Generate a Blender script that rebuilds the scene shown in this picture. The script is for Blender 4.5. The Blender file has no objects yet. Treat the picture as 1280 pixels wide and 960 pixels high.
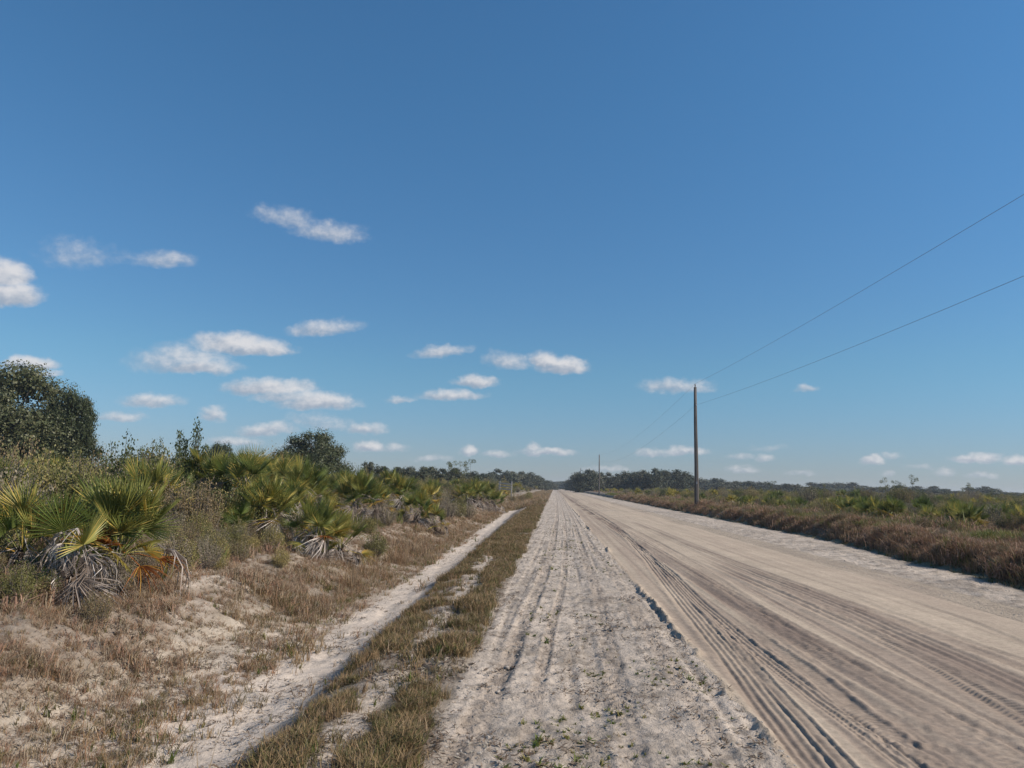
import bpy, math, random
import numpy as np
from mathutils import Vector, Matrix, Euler

random.seed(7)
SC = bpy.context.scene
COL = SC.collection
R_ = math.radians

# ------------------------------------------------------------------ camera
F, PW, PH, EYE = 924.0, 1280, 960, 1.6
YAW, PITCH, ROLL = R_(3.4166), R_(7.8785), R_(1.2)
CAMROT = (Matrix.Rotation(YAW, 3, 'Z') @ Matrix.Rotation(math.pi/2 + PITCH, 3, 'X') @ Matrix.Rotation(ROLL, 3, 'Z'))
cam_d = bpy.data.cameras.new('camera')
cam = bpy.data.objects.new('camera', cam_d); COL.objects.link(cam)
cam.matrix_world = Matrix.Translation((0, 0, EYE)) @ CAMROT.to_4x4()
cam_d.sensor_width = 36; cam_d.lens = F/PW*36; cam_d.clip_start = 0.05; cam_d.clip_end = 12000
SC.camera = cam

def ray(px, py):
    return CAMROT @ Vector(((px-PW/2)/F, -(py-PH/2)/F, -1.0))
def at(px, py, Y):
    """world point of a photo pixel at forward distance Y"""
    d = ray(px, py); t = Y/d.y
    return Vector((d.x*t, Y, EYE + d.z*t))

# ------------------------------------------------------------------ light
SUN_AZ, SUN_EL = R_(97), R_(40)        # azimuth clockwise from the road direction (+Y)
SUNV = Vector((math.sin(SUN_AZ)*math.cos(SUN_EL), math.cos(SUN_AZ)*math.cos(SUN_EL), math.sin(SUN_EL)))
sd = bpy.data.lights.new('sun', 'SUN'); sd.energy = 4.6; sd.angle = R_(0.55); sd.color = (1.0, 0.91, 0.80)
sun = bpy.data.objects.new('sun', sd); COL.objects.link(sun)
sun.rotation_euler = SUNV.to_track_quat('Z', 'Y').to_euler(); sun.location = (60, -20, 60)

SC.view_settings.view_transform = 'Standard'; SC.view_settings.look = 'None'
SC.view_settings.exposure = 0.22; SC.view_settings.gamma = 1.0
SC.render.engine = 'CYCLES'
SC.cycles.max_bounces = 5; SC.cycles.diffuse_bounces = 3; SC.cycles.transmission_bounces = 3
SC.cycles.transparent_max_bounces = 4; SC.cycles.caustics_reflective = False; SC.cycles.caustics_refractive = False

# ------------------------------------------------------------------ node helper
class NT:
    def __init__(s, tree): s.t = tree; s.n = tree.nodes; s.l = tree.links
    def a(s, kind, ins=None, **kw):
        n = s.n.new(kind)
        for k, v in kw.items(): setattr(n, k, v)
        for k, v in (ins or {}).items():
            if isinstance(v, bpy.types.NodeSocket): s.l.new(v, n.inputs[k])
            else: n.inputs[k].default_value = v
        return n
    def m(s, op, a, b=None, c=None, clamp=False):
        n = s.n.new('ShaderNodeMath'); n.operation = op; n.use_clamp = clamp
        for i, v in enumerate((a, b, c)):
            if v is None: continue
            if isinstance(v, bpy.types.NodeSocket): s.l.new(v, n.inputs[i])
            else: n.inputs[i].default_value = v
        return n.outputs[0]
    def vm(s, op, a, b=None):
        n = s.n.new('ShaderNodeVectorMath'); n.operation = op
        for i, v in enumerate((a, b)):
            if v is None: continue
            if isinstance(v, bpy.types.NodeSocket): s.l.new(v, n.inputs[i])
            else: n.inputs[i].default_value = v
        return n.outputs[1] if op in ('LENGTH', 'DISTANCE', 'DOT_PRODUCT') else n.outputs[0]
    def mix(s, f, a, b, bt='MIX'):
        n = s.n.new('ShaderNodeMix'); n.data_type = 'RGBA'; n.blend_type = bt
        for k, v in ((0, f), (6, a), (7, b)):
            if isinstance(v, bpy.types.NodeSocket): s.l.new(v, n.inputs[k])
            else: n.inputs[k].default_value = (*v, 1) if (k > 0 and len(v) == 3) else v
        return n.outputs[2]
    def ramp(s, f, lo, hi):
        n = s.n.new('ShaderNodeMapRange'); n.interpolation_type = 'SMOOTHSTEP'
        s.l.new(f, n.inputs[0]); n.inputs[1].default_value = lo; n.inputs[2].default_value = hi
        return n.outputs[0]
    def noise(s, vec, scale, detail=3, rough=.55, out=0):
        n = s.a('ShaderNodeTexNoise', {'Scale': scale, 'Detail': detail, 'Roughness': rough})
        if vec is not None: s.l.new(vec, n.inputs['Vector'])
        return n.outputs[out]

# ------------------------------------------------------------------ world: Nishita sky with small fair-weather cumulus
W = bpy.data.worlds.new('World'); SC.world = W; W.use_nodes = True
w = NT(W.node_tree); w.n.clear()
sky = w.a('ShaderNodeTexSky', sky_type='NISHITA', sun_disc=False, sun_elevation=SUN_EL, sun_rotation=SUN_AZ,
          altitude=0.0, air_density=1.5, dust_density=0.0, ozone_density=5.0)
gen = w.a('ShaderNodeTexCoord').outputs['Generated']
sep = w.a('ShaderNodeSeparateXYZ', {0: gen})
SX, SY, SZ = sep.outputs
az = w.m('ARCTAN2', SX, SY)
el = w.m('ARCSINE', w.m('MINIMUM', w.m('MAXIMUM', SZ, -1.0), 1.0))
# the cloud field goes on round the whole horizon: the same spread repeats every 74 degrees of azimuth
PER, C0 = R_(74), R_(-3.4)
azf = w.m('SUBTRACT', w.m('FLOORED_MODULO', w.m('ADD', az, PER/2 - C0), PER), PER/2 - C0)
azi = w.m('FLOOR', w.m('DIVIDE', w.m('ADD', az, PER/2 - C0), PER))
P = w.a('ShaderNodeCombineXYZ', {0: azf, 1: el, 2: 0.0}).outputs[0]
NP = w.a('ShaderNodeCombineXYZ', {0: az, 1: w.m('MULTIPLY', el, 1.25), 2: 0.0}).outputs[0]
n1 = w.a('ShaderNodeTexNoise', {'Vector': NP, 'Scale': 42.0, 'Detail': 2.0, 'Roughness': .5}).outputs['Color']
n2 = w.a('ShaderNodeTexNoise', {'Vector': NP, 'Scale': 130.0, 'Detail': 4.0, 'Roughness': .6}).outputs['Color']
warp = w.vm('ADD', w.vm('MULTIPLY', w.vm('SUBTRACT', n1, (.5, .5, .5)), (.020, .012, 0)),
            w.vm('MULTIPLY', w.vm('SUBTRACT', n2, (.5, .5, .5)), (.008, .005, 0)))
Pw = w.vm('ADD', P, warp)
# (px, py, rx, ry, tilt in degrees, density)
CL = [(362,277,30,10,10,.46),(412,293,34,11,6,.5),(345,270,22,8,5,.32),(98,322,32,15,0,.32),(205,327,30,9,0,.5),(150,324,24,6,0,.15),
 (8,348,24,16,0,1.05),(14,372,32,14,0,1.05),(36,457,30,8,0,1.05),(62,468,16,4,0,.6),(405,413,34,9,-6,.62),
 (288,433,40,12,0,.95),(322,438,36,9,0,.95),(228,452,48,15,-4,.62),(250,461,42,9,0,.8),
 (338,487,46,10,0,.95),(398,505,38,10,0,1.0),(362,497,34,8,0,.7),(190,504,30,8,0,.75),(150,523,22,6,0,.6),(268,520,14,9,0,.75),(333,539,28,8,-4,.75),
 (553,442,27,7,-5,.72),(634,454,22,9,10,.65),(682,453,18,9,0,1.0),(703,460,26,9,0,1.05),(595,479,22,7,0,.95),(566,496,32,6,0,.8),(500,500,14,4,0,.6),
 (403,530,32,8,8,.4),(457,538,20,7,0,.8),(461,560,16,7,0,.9),(492,562,14,5,0,.5),(846,485,34,8,0,.62),(1007,488,10,4,0,.5),
 (683,566,30,5,0,.8),(668,560,8,5,0,.7),(586,564,10,6,0,.75),(622,568,14,4,0,.6),(290,553,26,5,0,.6),(375,556,20,5,0,.4),
 (815,567,20,4,0,.6),(855,565,22,5,0,.7),(924,572,12,4,0,.45),(955,573,10,5,0,.6),(930,588,16,4,0,.5),(1090,576,11,5,0,.8),(1115,570,10,3,0,.4),
 (1150,584,14,3,0,.4),(1222,574,26,6,0,.85),(1272,577,14,5,0,.85),(1228,596,16,4,0,.55),(1112,592,7,4,0,.5),(755,588,24,4,0,.45),(1003,592,14,3,0,.4),
 (540,575,18,4,0,.45),(960,560,16,3,0,.3),(1180,590,12,4,0,.4)]
dens = None; shade = None
def ang(px, py):
    d = ray(px, py).normalized(); return math.atan2(d.x, d.y), math.asin(d.z)
grp = bpy.data.node_groups.new('cloud_puff', 'ShaderNodeTree')
for nm, tp in (('P', 'NodeSocketVector'), ('C', 'NodeSocketVector'), ('RX', 'NodeSocketFloat'), ('RY', 'NodeSocketFloat'), ('T', 'NodeSocketFloat'), ('D', 'NodeSocketFloat'), ('A', 'NodeSocketFloat'), ('S', 'NodeSocketFloat')):
    grp.interface.new_socket(nm, in_out='INPUT', socket_type=tp)
for nm in ('A', 'S'): grp.interface.new_socket(nm, in_out='OUTPUT', socket_type='NodeSocketFloat')
g = NT(grp); gi = g.n.new('NodeGroupInput').outputs; go = g.n.new('NodeGroupOutput')
dv = g.a('ShaderNodeSeparateXYZ', {0: g.vm('SUBTRACT', gi['P'], gi['C'])}).outputs
ct = g.m('COSINE', gi['T']); st = g.m('SINE', gi['T'])
u = g.m('DIVIDE', g.m('ADD', g.m('MULTIPLY', dv[0], ct), g.m('MULTIPLY', dv[1], st)), gi['RX'])
v = g.m('DIVIDE', g.m('SUBTRACT', g.m('MULTIPLY', dv[1], ct), g.m('MULTIPLY', dv[0], st)), gi['RY'])
vb = g.m('MULTIPLY', v, g.m('ADD', 1.0, g.m('MULTIPLY', g.m('LESS_THAN', v, 0.0), 0.9)))      # flatter base
r2 = g.m('ADD', g.m('MULTIPLY', u, u), g.m('MULTIPLY', vb, vb))
f = g.m('MULTIPLY', g.m('SUBTRACT', 1.0, r2), gi['D'])
fpos = g.m('MAXIMUM', f, 0.0)
g.l.new(g.m('MAXIMUM', gi['A'], f), go.inputs['A'])
g.l.new(g.m('ADD', gi['S'], g.m('MULTIPLY', fpos, g.m('ADD', g.m('MULTIPLY', v, .9), g.m('MULTIPLY', u, .25)))), go.inputs['S'])
A, S = -1.0, 0.0
for (px, py, rx, ry, tl, D) in CL:
    c = ang(px, py); e = ang(px+1, py); h = ang(px, py-1)
    kx = math.hypot(e[0]-c[0], e[1]-c[1]); ky = abs(h[1]-c[1])
    nd = w.a('ShaderNodeGroup', node_tree=grp)
    w.l.new(Pw, nd.inputs['P']); nd.inputs['C'].default_value = (c[0], c[1], 0)
    nd.inputs['RX'].default_value = rx*kx*1.5; nd.inputs['RY'].default_value = ry*ky*1.75
    nd.inputs['T'].default_value = math.atan2(e[1]-c[1], e[0]-c[0]) - R_(tl); nd.inputs['D'].default_value = D
    for k, val in (('A', A), ('S', S)):
        if isinstance(val, float): nd.inputs[k].default_value = val
        else: w.l.new(val, nd.inputs[k])
    A, S = nd.outputs['A'], nd.outputs['S']
fine = w.noise(NP, 75.0, 5, .6)
finer = w.noise(NP, 26.0, 3, .5)
edge = w.m('ADD', A, w.m('ADD', w.m('MULTIPLY', w.m('SUBTRACT', fine, .5), .62), w.m('MULTIPLY', w.m('SUBTRACT', finer, .5), .5)))
cover = w.m('MULTIPLY', w.ramp(edge, -.16, .95), .92)
cover = w.m('MULTIPLY', cover, w.m('GREATER_THAN', A, -.9))
lit = w.ramp(w.m('ADD', S, w.m('MULTIPLY', w.m('SUBTRACT', fine, .5), .9)), -.32, .42)
ccol = w.mix(lit, (.30, .35, .43), (.64, .63, .64))
# the camera's rendering of the sky: less red aloft, greyer over the horizon
tint1 = w.mix(w.ramp(SZ, .0, .17), (.47, .645, 1.13), (.49, .745, .97))
tint = w.mix(w.ramp(SZ, .17, .55), tint1, (.49, .83, 1.02))
skyc = w.mix(1.0, sky.outputs[0], tint, 'MULTIPLY')
SKY_S = 0.0865
base = w.vm('MULTIPLY', skyc, (SKY_S, SKY_S, SKY_S))
# pale moist air low over the horizon
hz = w.m('POWER', w.m('SUBTRACT', 1.0, w.m('MINIMUM', w.m('MAXIMUM', SZ, 0.0), 1.0)), 16.0)
final = w.mix(cover, base, ccol)
bg = w.a('ShaderNodeBackground', {'Color': final, 'Strength': 1.0})
out = w.a('ShaderNodeOutputWorld', {'Surface': bg.outputs[0]})
W.cycles.sampling_method = 'MANUAL'; W.cycles.sample_map_resolution = 512

# ------------------------------------------------------------------ helpers: tags, meshes
def tag(o, label=None, cat=None, group=None, kind=None):
    if label: o['label'] = label
    if cat: o['category'] = cat
    if group: o['group'] = group
    if kind: o['kind'] = kind
    return o
def empty(name, loc=(0, 0, 0), rz=0.0, scale=1.0):
    o = bpy.data.objects.new(name, None); COL.objects.link(o)
    o.location = loc; o.rotation_euler = (0, 0, rz); o.scale = (scale,)*3
    o.empty_display_size = .2
    return o
def link(name, me, parent=None, loc=None, rot=None, scale=None):
    o = bpy.data.objects.new(name, me); COL.objects.link(o)
    if parent is not None: o.parent = parent
    if loc is not None: o.location = loc
    if rot is not None: o.rotation_euler = rot
    if scale is not None: o.scale = (scale,)*3 if not hasattr(scale, '__len__') else scale
    return o
class MB:
    """collects vertices and faces, then makes one mesh"""
    def __init__(s): s.v = []; s.f = []; s.mi = []; s.k = 0
    def mat(s, k): s.k = k; return s
    def face(s, pts):
        n = len(s.v); s.v.extend(pts); s.f.append(tuple(range(n, n+len(pts)))); s.mi.append(s.k)
    def tube(s, pts, rad, n=6, cap=True):
        pts = [Vector(p) for p in pts]; base = len(s.v); m = len(pts)
        ref = Vector((1, 0, 0))
        for i, p in enumerate(pts):
            t = (pts[min(i+1, m-1)] - pts[max(i-1, 0)])
            if t.length < 1e-9: t = Vector((0, 0, 1))
            t.normalize()
            a = ref - t*ref.dot(t)
            if a.length < .1: a = Vector((0, 1, 0)) - t*t.y
            a.normalize(); b = t.cross(a)
            for k in range(n):
                th = 2*math.pi*k/n
                s.v.append(p + (a*math.cos(th) + b*math.sin(th))*rad[i])
        for i in range(m-1):
            for k in range(n):
                k2 = (k+1) % n
                s.f.append((base+i*n+k, base+i*n+k2, base+(i+1)*n+k2, base+(i+1)*n+k)); s.mi.append(s.k)
        if cap:
            s.f.append(tuple(base+k for k in range(n))[::-1]); s.mi.append(s.k)
            s.f.append(tuple(base+(m-1)*n+k for k in range(n))); s.mi.append(s.k)
    def box(s, lo, hi):
        x0, y0, z0 = lo; x1, y1, z1 = hi; b = len(s.v)
        s.v += [Vector(p) for p in ((x0,y0,z0),(x1,y0,z0),(x1,y1,z0),(x0,y1,z0),(x0,y0,z1),(x1,y0,z1),(x1,y1,z1),(x0,y1,z1))]
        for q in ((0,3,2,1),(4,5,6,7),(0,1,5,4),(1,2,6,5),(2,3,7,6),(3,0,4,7)):
            s.f.append(tuple(b+i for i in q)); s.mi.append(s.k)
    def mesh(s, name, mats, smooth=False):
        me = bpy.data.meshes.new(name); me.from_pydata([tuple(p) for p in s.v], [], s.f)
        for m_ in (mats if isinstance(mats, (list, tuple)) else [mats]): me.materials.append(m_)
        me.polygons.foreach_set('material_index', s.mi)
        if smooth: me.polygons.foreach_set('use_smooth', [True]*len(s.f))
        me.update(); return me
def np_mesh(name, V, Q, mat, k=4, smooth=False, attrs=None):
    me = bpy.data.meshes.new(name); V = np.asarray(V, np.float32); Q = np.asarray(Q, np.int32)
    me.vertices.add(len(V)); me.vertices.foreach_set('co', V.ravel())
    me.loops.add(Q.size); me.loops.foreach_set('vertex_index', Q.ravel())
    me.polygons.add(len(Q)); me.polygons.foreach_set('loop_start', np.arange(0, Q.size, k, dtype=np.int32))
    me.polygons.foreach_set('loop_total', np.full(len(Q), k, np.int32))
    if smooth: me.polygons.foreach_set('use_smooth', np.ones(len(Q), bool))
    me.update(calc_edges=True)
    if mat: me.materials.append(mat)
    for nm, (tp, arr) in (attrs or {}).items():
        at_ = me.attributes.new(nm, tp, 'POINT')
        key = {'FLOAT_COLOR': 'color', 'FLOAT_VECTOR': 'vector'}.get(tp, 'value')
        at_.data.foreach_set(key, np.asarray(arr).ravel())
    return me

# ------------------------------------------------------------------ numeric noise
_rng = np.random.RandomState(3)
_T = _rng.rand(512, 512).astype(np.float32)
def vn(x, y, s, seed=0, sy=None):
    x = np.asarray(x, float)/s + seed*17.3; y = np.asarray(y, float)/(sy or s) + seed*9.7
    xi = np.floor(x).astype(np.int64); yi = np.floor(y).astype(np.int64); fx = x-xi; fy = y-yi
    fx = fx*fx*(3-2*fx); fy = fy*fy*(3-2*fy)
    a = _T[xi & 511, yi & 511]; b = _T[(xi+1) & 511, yi & 511]; c = _T[xi & 511, (yi+1) & 511]; d = _T[(xi+1) & 511, (yi+1) & 511]
    return (a*(1-fx)+b*fx)*(1-fy) + (c*(1-fx)+d*fx)*fy - .5
def fbm(x, y, s, seed=0, o=3, sy=None):
    t = 0; a = 1.; q = sy or s
    for i in range(o): t = t + a*vn(x, y, s, seed+i, q); a *= .5; s *= .5; q *= .5
    return t
def sm(x, a, b):
    t = np.clip((x-a)/(b-a), 0, 1); return t*t*(3-2*t)

# ------------------------------------------------------------------ the land
def ditch_shift(y): return -np.clip((np.asarray(y, float)-5)*.016, -.1, .75)
def bank_shift(y): return np.clip((np.asarray(y, float)-10)*.075, -.4, 1.35)
PX = [-900, -60, -14, -8, -6.2, -5.3, -4.7, -4.25, -3.8, -3.35, -2.9, -2.4, -2.1, -1.85, -1.5, -1.25, -1.0, -.75, 1.36, 1.5, 4.4, 6.1, 6.5, 7.3, 7.95, 8.2, 8.55, 8.95, 10.2, 11.6, 14, 60, 900]
PZ = [.8, .8, .74, .6, .44, .31, .19, .0, -.24, -.32, -.35, -.34, -.27, -.14, -.03, -.035, .02, 0, 0, -.015, .03, -.015, .03, .03, .0, .07, .37, .48, .54, .46, .46, .5, .5]
TRK = { # centre line (x, y) points, half width, depth, berm, ribs, stain
 'T1': ([(1.54,3.4),(1.58,4.7),(1.64,6),(1.76,7.8),(1.85,10.2),(1.97,12.9),(2.2,17.4),(2.42,24),(2.56,31),(2.66,44),(2.7,90)], 0.13, 0.012, 0.006, 4, 0.42),
 'T2': ([(2.2,3.4),(2.15,4.8),(2.1,6.2),(2.07,8),(2.09,9.3),(2.13,11.5),(2.26,15),(2.38,21),(2.42,30)], .085, 0.01, 0.005, 3, .3),
 'T3': ([(2.85,3.4),(2.84,5),(2.82,6),(2.75,7.2),(2.69,9),(2.64,11.7),(2.6,15.2),(2.53,22.3),(2.44,34),(2.3,46),(2.1,90),(2.0,300)], 0.16, 0.012, 0.006, 0, 0.95),
 'T4': ([(3.3,3.4),(3.41,5.8),(3.55,7.3),(3.62,9.5),(3.59,11.3),(3.52,13.8),(3.4,18)], 0.12, 0.011, 0.005, 2, 0.85),
 'T4b': ([(3.9,3.4),(3.95,6.7),(3.98,8),(4.04,10.5),(4.02,12),(3.92,14.1),(3.8,18)], 0.16, 0.01, 0.003, 3, 0.85),
 'T4c': ([(3.65,3.4),(3.7,6.7),(3.78,8.5),(3.8,11),(3.72,14)], 0.07, 0.007, 0.004, 0, 0.6),
 'T3b': ([(3.02,3.4),(3.02,5),(3.0,6),(2.94,7.2),(2.88,9),(2.83,11.7),(2.8,15.2),(2.75,22.3),(2.7,34),(2.6,60),(2.5,120)], .07, .008, .004, 0, .6),
 'T0': ([(2.5,5),(2.7,9),(2.95,14),(3.1,22),(3.0,40),(2.9,70)], .12, .006, .003, 0, .45),
 'T10': ([(4.3,3.4),(4.35,7),(4.3,10),(4.15,14),(3.9,22),(3.7,40)], .10, .008, .004, 3, .5),
 'T5': ([(3.14,3.4),(3.15,5.4),(3.15,6.4),(3.21,8.3),(3.21,10.8),(3.28,14.6)], .035, .008, .004, 0, .35),
 'T6': ([(4.62,3.4),(4.58,7.8),(4.52,8.5),(4.53,10.4),(4.6,13)], .07, 0.008, 0.005, 0, .38),
 'T7': ([(5.0,3.4),(5.2,8.8),(5.37,10.3),(5.45,13)], .06, .010, .006, 0, .35),
 'T8': ([(1.74,3.4),(1.76,4.8),(1.82,6),(1.92,7.8),(1.99,9.1),(2.06,10.5)], .045, 0.011, 0.006, 0, .45),
 'T9': ([(2.36,3.4),(2.3,4.8),(2.27,5.9),(2.33,7),(2.3,8.3),(2.32,10)], 0.09, 0.011, 0.006, 0, 0.75),
 'S1': ([(-.62,3.4),(-.59,4.5),(-.51,5.5),(-.42,6.8),(-.36,8.8),(-.2,13),(-.06,19.6),(.14,37),(.3,90)], .085, 0.013, 0.005, -1, .3),
 'S2': ([(-.2,3.4),(-.08,7),(-.01,9),(.18,13),(.31,19.7),(.54,37),(.7,90)], .05, 0.01, 0.006, -1, .25),
 'S3': ([(.45,3.4),(.51,5),(.54,6.6),(.59,8.3),(.69,11.5),(.72,19),(.94,37),(1.1,90)], .08, 0.01, 0.006, -1, .22),
 'S4': ([(1.0,3.4),(1.09,5.9),(1.06,9.2),(1.13,12.3),(1.05,19.9),(1.1,37.6),(1.3,90)], .08, 0.008, 0.006, -1, .2),
}
# rows: fine near the camera, coarser with distance
rows = list(np.arange(-14, 2.8, .7)); yv = 2.8
while yv < 80: rows.append(yv); yv *= 1.006
while yv < 2500: rows.append(yv); yv *= 1.035
ROWS = np.array(rows)
def cols(*segs):
    o = []
    for a, b, d in segs:
        n = max(1, int(round((b-a)/d))); o += list(a + (b-a)*np.arange(n)/n)
    o.append(segs[-1][1]); return np.array(o)
STR = {
 'left_field': cols((-1400,-400,250),(-400,-100,60),(-100,-30,10),(-30,-12,1.5),(-12,-5.6,.16)),
 'ditch': cols((-5.6,-2.0,.05)),
 'grass_verge': cols((-2.0,-.75,.04)),
 'sandy_shoulder': cols((-.75,1.45,.02)),
 'dirt_road': cols((1.45,2.55,.0105),(2.55,4.2,.02),(4.2,6.1,.035)),
 'sandy_road_edge': cols((6.1,8.0,.04)),
 'right_bank': cols((8.0,12.0,.08)),
 'right_field': cols((12,30,.6),(30,100,8),(100,400,60),(400,1400,250)),
}
TREAD = [None]
def land(x, y, detail=True):
    """height and ground colour; x, y arrays of the same shape"""
    x = np.asarray(x, float); y = np.asarray(y, float)
    xl = x - ditch_shift(y)*sm(-x, .8, 1.9) - .10*fbm(x*0+3, y, 3.2, 5, 3)*sm(-x, 1.5, 2.2)
    xr = x - bank_shift(y)*sm(x, 6.3, 8.6) - .30*fbm(x*0+9, y, 2.4, 15, 3)*sm(x, 7.6, 8.2)
    xx = np.where(x < 0, xl, xr)
    z = np.interp(xx, PX, PZ)
    far = sm(y, 80, 160)
    z = z + .16*fbm(x, y, 9, 21, 3)*sm(np.abs(x-2.2), 7.5, 14)*(1-.3*far)
    if not detail: return z
    n_a = fbm(x, y, .9, 31, 3); n_b = fbm(x, y, .22, 41, 3); n_c = vn(x, y, .07, 51); n_d = fbm(x, y, .5, 61, 3, 6.0)
    lump = np.abs(n_b)
    # zones
    ed = 1.40 + .035*vn(x*0+4, y, .11, 77) + .06*fbm(x*0+1, y, .55, 71, 3) + .05*vn(x*0, y, 6, 73)
    shoulder = sm(x, -.85, -.7)*(1-sm(x, ed-.01, ed+.03))
    road = sm(x, ed-.01, ed+.03)*(1-sm(x, 6.4, 6.8))
    redge = sm(x, 6.45, 6.8)*(1-sm(xr, 7.7, 8.1))
    verge = sm(xl, -2.0, -1.8)*(1-sm(x, -.85, -.7))
    ditch = sm(xl, -4.3, -3.9)*(1-sm(xl, -2.05, -1.85))
    lbank = 1-sm(xl, -4.3, -3.9)
    rbank = sm(xr, 7.8, 8.1)
    fade = 1 - .6*sm(y, 18, 60)
    z = z + redge*.02*vn(x, y, .12, 59)*fade + shoulder*(.026*n_b + .020*n_c + .012*n_a + .012*vn(x, y, .035, 53))*fade + redge*(.045*n_b + .02*n_c)*fade
    z = z + road*(.008*n_a + .003*n_c + .010*n_d) + verge*(.05*n_b) + ditch*(.035*n_b + .02*n_a + .02*n_c) + lbank*(.09*n_b+.05*n_a+.02*n_c) + rbank*(.10*n_b+.12*n_a)
    # ragged crust along the edge of the packed lane: its left face stands up
    em = sm(vn(x*0+7, y, 3.2, 75) + .5*vn(x*0, y, .5, 76), -.04, .2)
    d = x - ed
    em = em*np.clip(.75+1.6*fbm(x, y, .09, 78, 2), .1, 1.4)
    z = z + em*(.050*np.exp(-(np.clip(d, 0, 9)/.07)**2)*sm(d, -.018, .004))*(1-.5*sm(y, 20, 60)) - em*.022*np.exp(-((d+.05)/.04)**2)
    # colour
    white = np.array([.45, .378, .306]); tan = np.array([.40, .322, .24]); dark = np.array([.205, .155, .12]); soil = np.array([.20, .165, .13])
    litter = np.array([.19, .155, .105]); grit = np.array([.36, .315, .27])
    c = np.zeros(x.shape + (3,))
    def put(mask, col): 
        m_ = np.clip(mask, 0, 1)[..., None]; return c*(1-m_) + col*m_
    c[:] = litter
    c = put(shoulder, white*(1 + .25*n_a[..., None]))
    c = put(shoulder*sm(n_b + .9*n_c, .05, .6)*.45, soil*1.2)
    c = put(shoulder*sm(fbm(x, y, .11, 57, 2), .12, .4)*.6, soil*.9)
    sst = fbm(x - .012*(y-6), y, .13, 211, 3, 5.0)
    z = z - shoulder*.016*sm(sst, .0, .4)*(1-.7*sm(y, 20, 50))
    c = put(shoulder*sm(sst + .5*n_b, .05, .5)*.4, soil*1.3)
    c = put(shoulder*np.exp(-((x-.75)/.45)**2)*sm(n_a, -.2, .4)*.45, grit*.75)
    c = put(road, tan*(1 + .22*n_d[..., None] + .12*n_a[..., None]))
    c = put(redge, white*(.88 + .3*n_a[..., None]))
    c = put(redge*sm(n_b+.6*n_c, .0, .5)*.7, soil)
    c = put(redge*np.exp(-((x-6.5)/.2)**2)*.5, soil*1.3)
    c = put(verge, soil*(1.1+.3*n_b[..., None]))
    gap = np.exp(-((xl+1.34+.12*n_d)/.13)**2)
    c = put(verge*sm(gap + .9*n_b, .35, .75)*.9, white)
    c = put(ditch, (white*1.18*(1-.9*sm(-xl, 3.1, 3.7)[..., None]) + .9*sm(-xl, 3.1, 3.7)[..., None]*np.array([.36, .30, .23]))*(1.0 + .18*n_a[..., None] + .12*n_c[..., None]))
    c = put(ditch*sm(n_b + .6*n_a, .22, .6)*.45, grit*.8)
    c = put(np.exp(-((xl+1.95)/.14)**2)*.75, grit*.72)
    c = put(lbank, np.array([.32, .255, .195])*(.9+.4*n_a[..., None]))
    c = put(lbank*sm(n_b+n_a, -.25, .2)*.8*sm(-xl, 4.0, 5.2), soil)
    c = put(lbank*sm(-xl, 5.0, 6.6), litter*.9)
    c = put(sm(-xl, 2.7, 2.95)*sm(y, 9, 13)*(1-sm(-xl, 4.6, 5.2))*.8, np.array([.25, .20, .15])*(1+.4*n_b[..., None]))
    c = put(lbank*sm(fbm(x, y, 1.7, 81, 3)+.5*n_b, .14, .4)*(1-sm(-xl, 5.6, 6.8))*.85, white*.95)
    c = put(rbank, soil*.85)
    c = put(sm(xr, 9.6, 11), litter)
    c = put(rbank*(1-sm(xr, 8.0, 8.25))*.8, np.array([.2, .2, .12]))
    # long streaks left by passing wheels
    xb = x - .25*np.exp(-((y-5)/9)**2)*0 - .02*np.clip(20-y, 0, 20)*sm(x, 2, 4)
    stk = fbm(xb, y, .16, 201, 3, 16.0); stk2 = fbm(xb, y, .5, 205, 2, 30.0)
    rz = road*(1-.55*sm(x, 4.3, 5.2))
    c = put(rz*(sm(stk + .5*stk2, .02, .42)*.55), dark*1.25)
    c = put(rz*sm(-stk, .15, .5)*.35, tan*1.18)
    z = z - rz*.008*sm(stk, 0, .35)*(1-.7*sm(y, 15, 40)) + rz*.004*vn(x, y, .045, 208)*sm(stk2, -.1, .3)
    # moist, pressed sand in the wheel tracks
    TREAD[0] = np.zeros(x.shape + (4,), np.float32)
    def track(key, z, c):
        pts, hw, dep, berm, ribs, stain = TRK[key]
        P_ = np.array(pts); xc = np.interp(y, P_[:, 1], P_[:, 0]) + .012*vn(x*0+2, y, 1.1, 90+ribs)
        u_ = (x-xc)/hw; lim = (1-sm(y, P_[-1, 1]*.75, P_[-1, 1]*1.05)) if P_[-1, 1] < 80 else 1.0
        wob = (1 + .35*vn(x, y, .8, 91)) if ribs >= 0 else np.clip(.75 + 1.5*fbm(x, y, .9, 94, 2), .1, 1.5)
        m_ = (1-sm(np.abs(u_), .75, 1.15))*lim
        z = z - dep*m_*wob + berm*np.exp(-((np.abs(u_)-1.35)/.28)**2)*lim*(.6+1.2*(n_b+.5))*wob
        near = np.exp(-(u_/1.7)**2)*lim; z = z + near*(.006*vn(x, y, .034, 55) + .007*vn(x, y, .075, 56))*(.5+2*np.clip(vn(x, y, .5, 58)+.25, 0, 1))
        if ribs > 0: z = z + .0062*m_*np.cos(u_*math.pi*ribs)*(1-.7*sm(y, 15, 40))
        if ribs == -1: z = z + .012*m_*np.sign(np.sin(y*2*math.pi/.13 + np.abs(u_)*1.2))*(1-sm(y, 12, 25))*(n_a > -.2)
        mk = (1-sm(np.abs(u_), .8, 1.7))*lim*stain*np.clip(.75+1.3*fbm(x, y, .35, 93, 2, 2.5), 0, 1.15)
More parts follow.
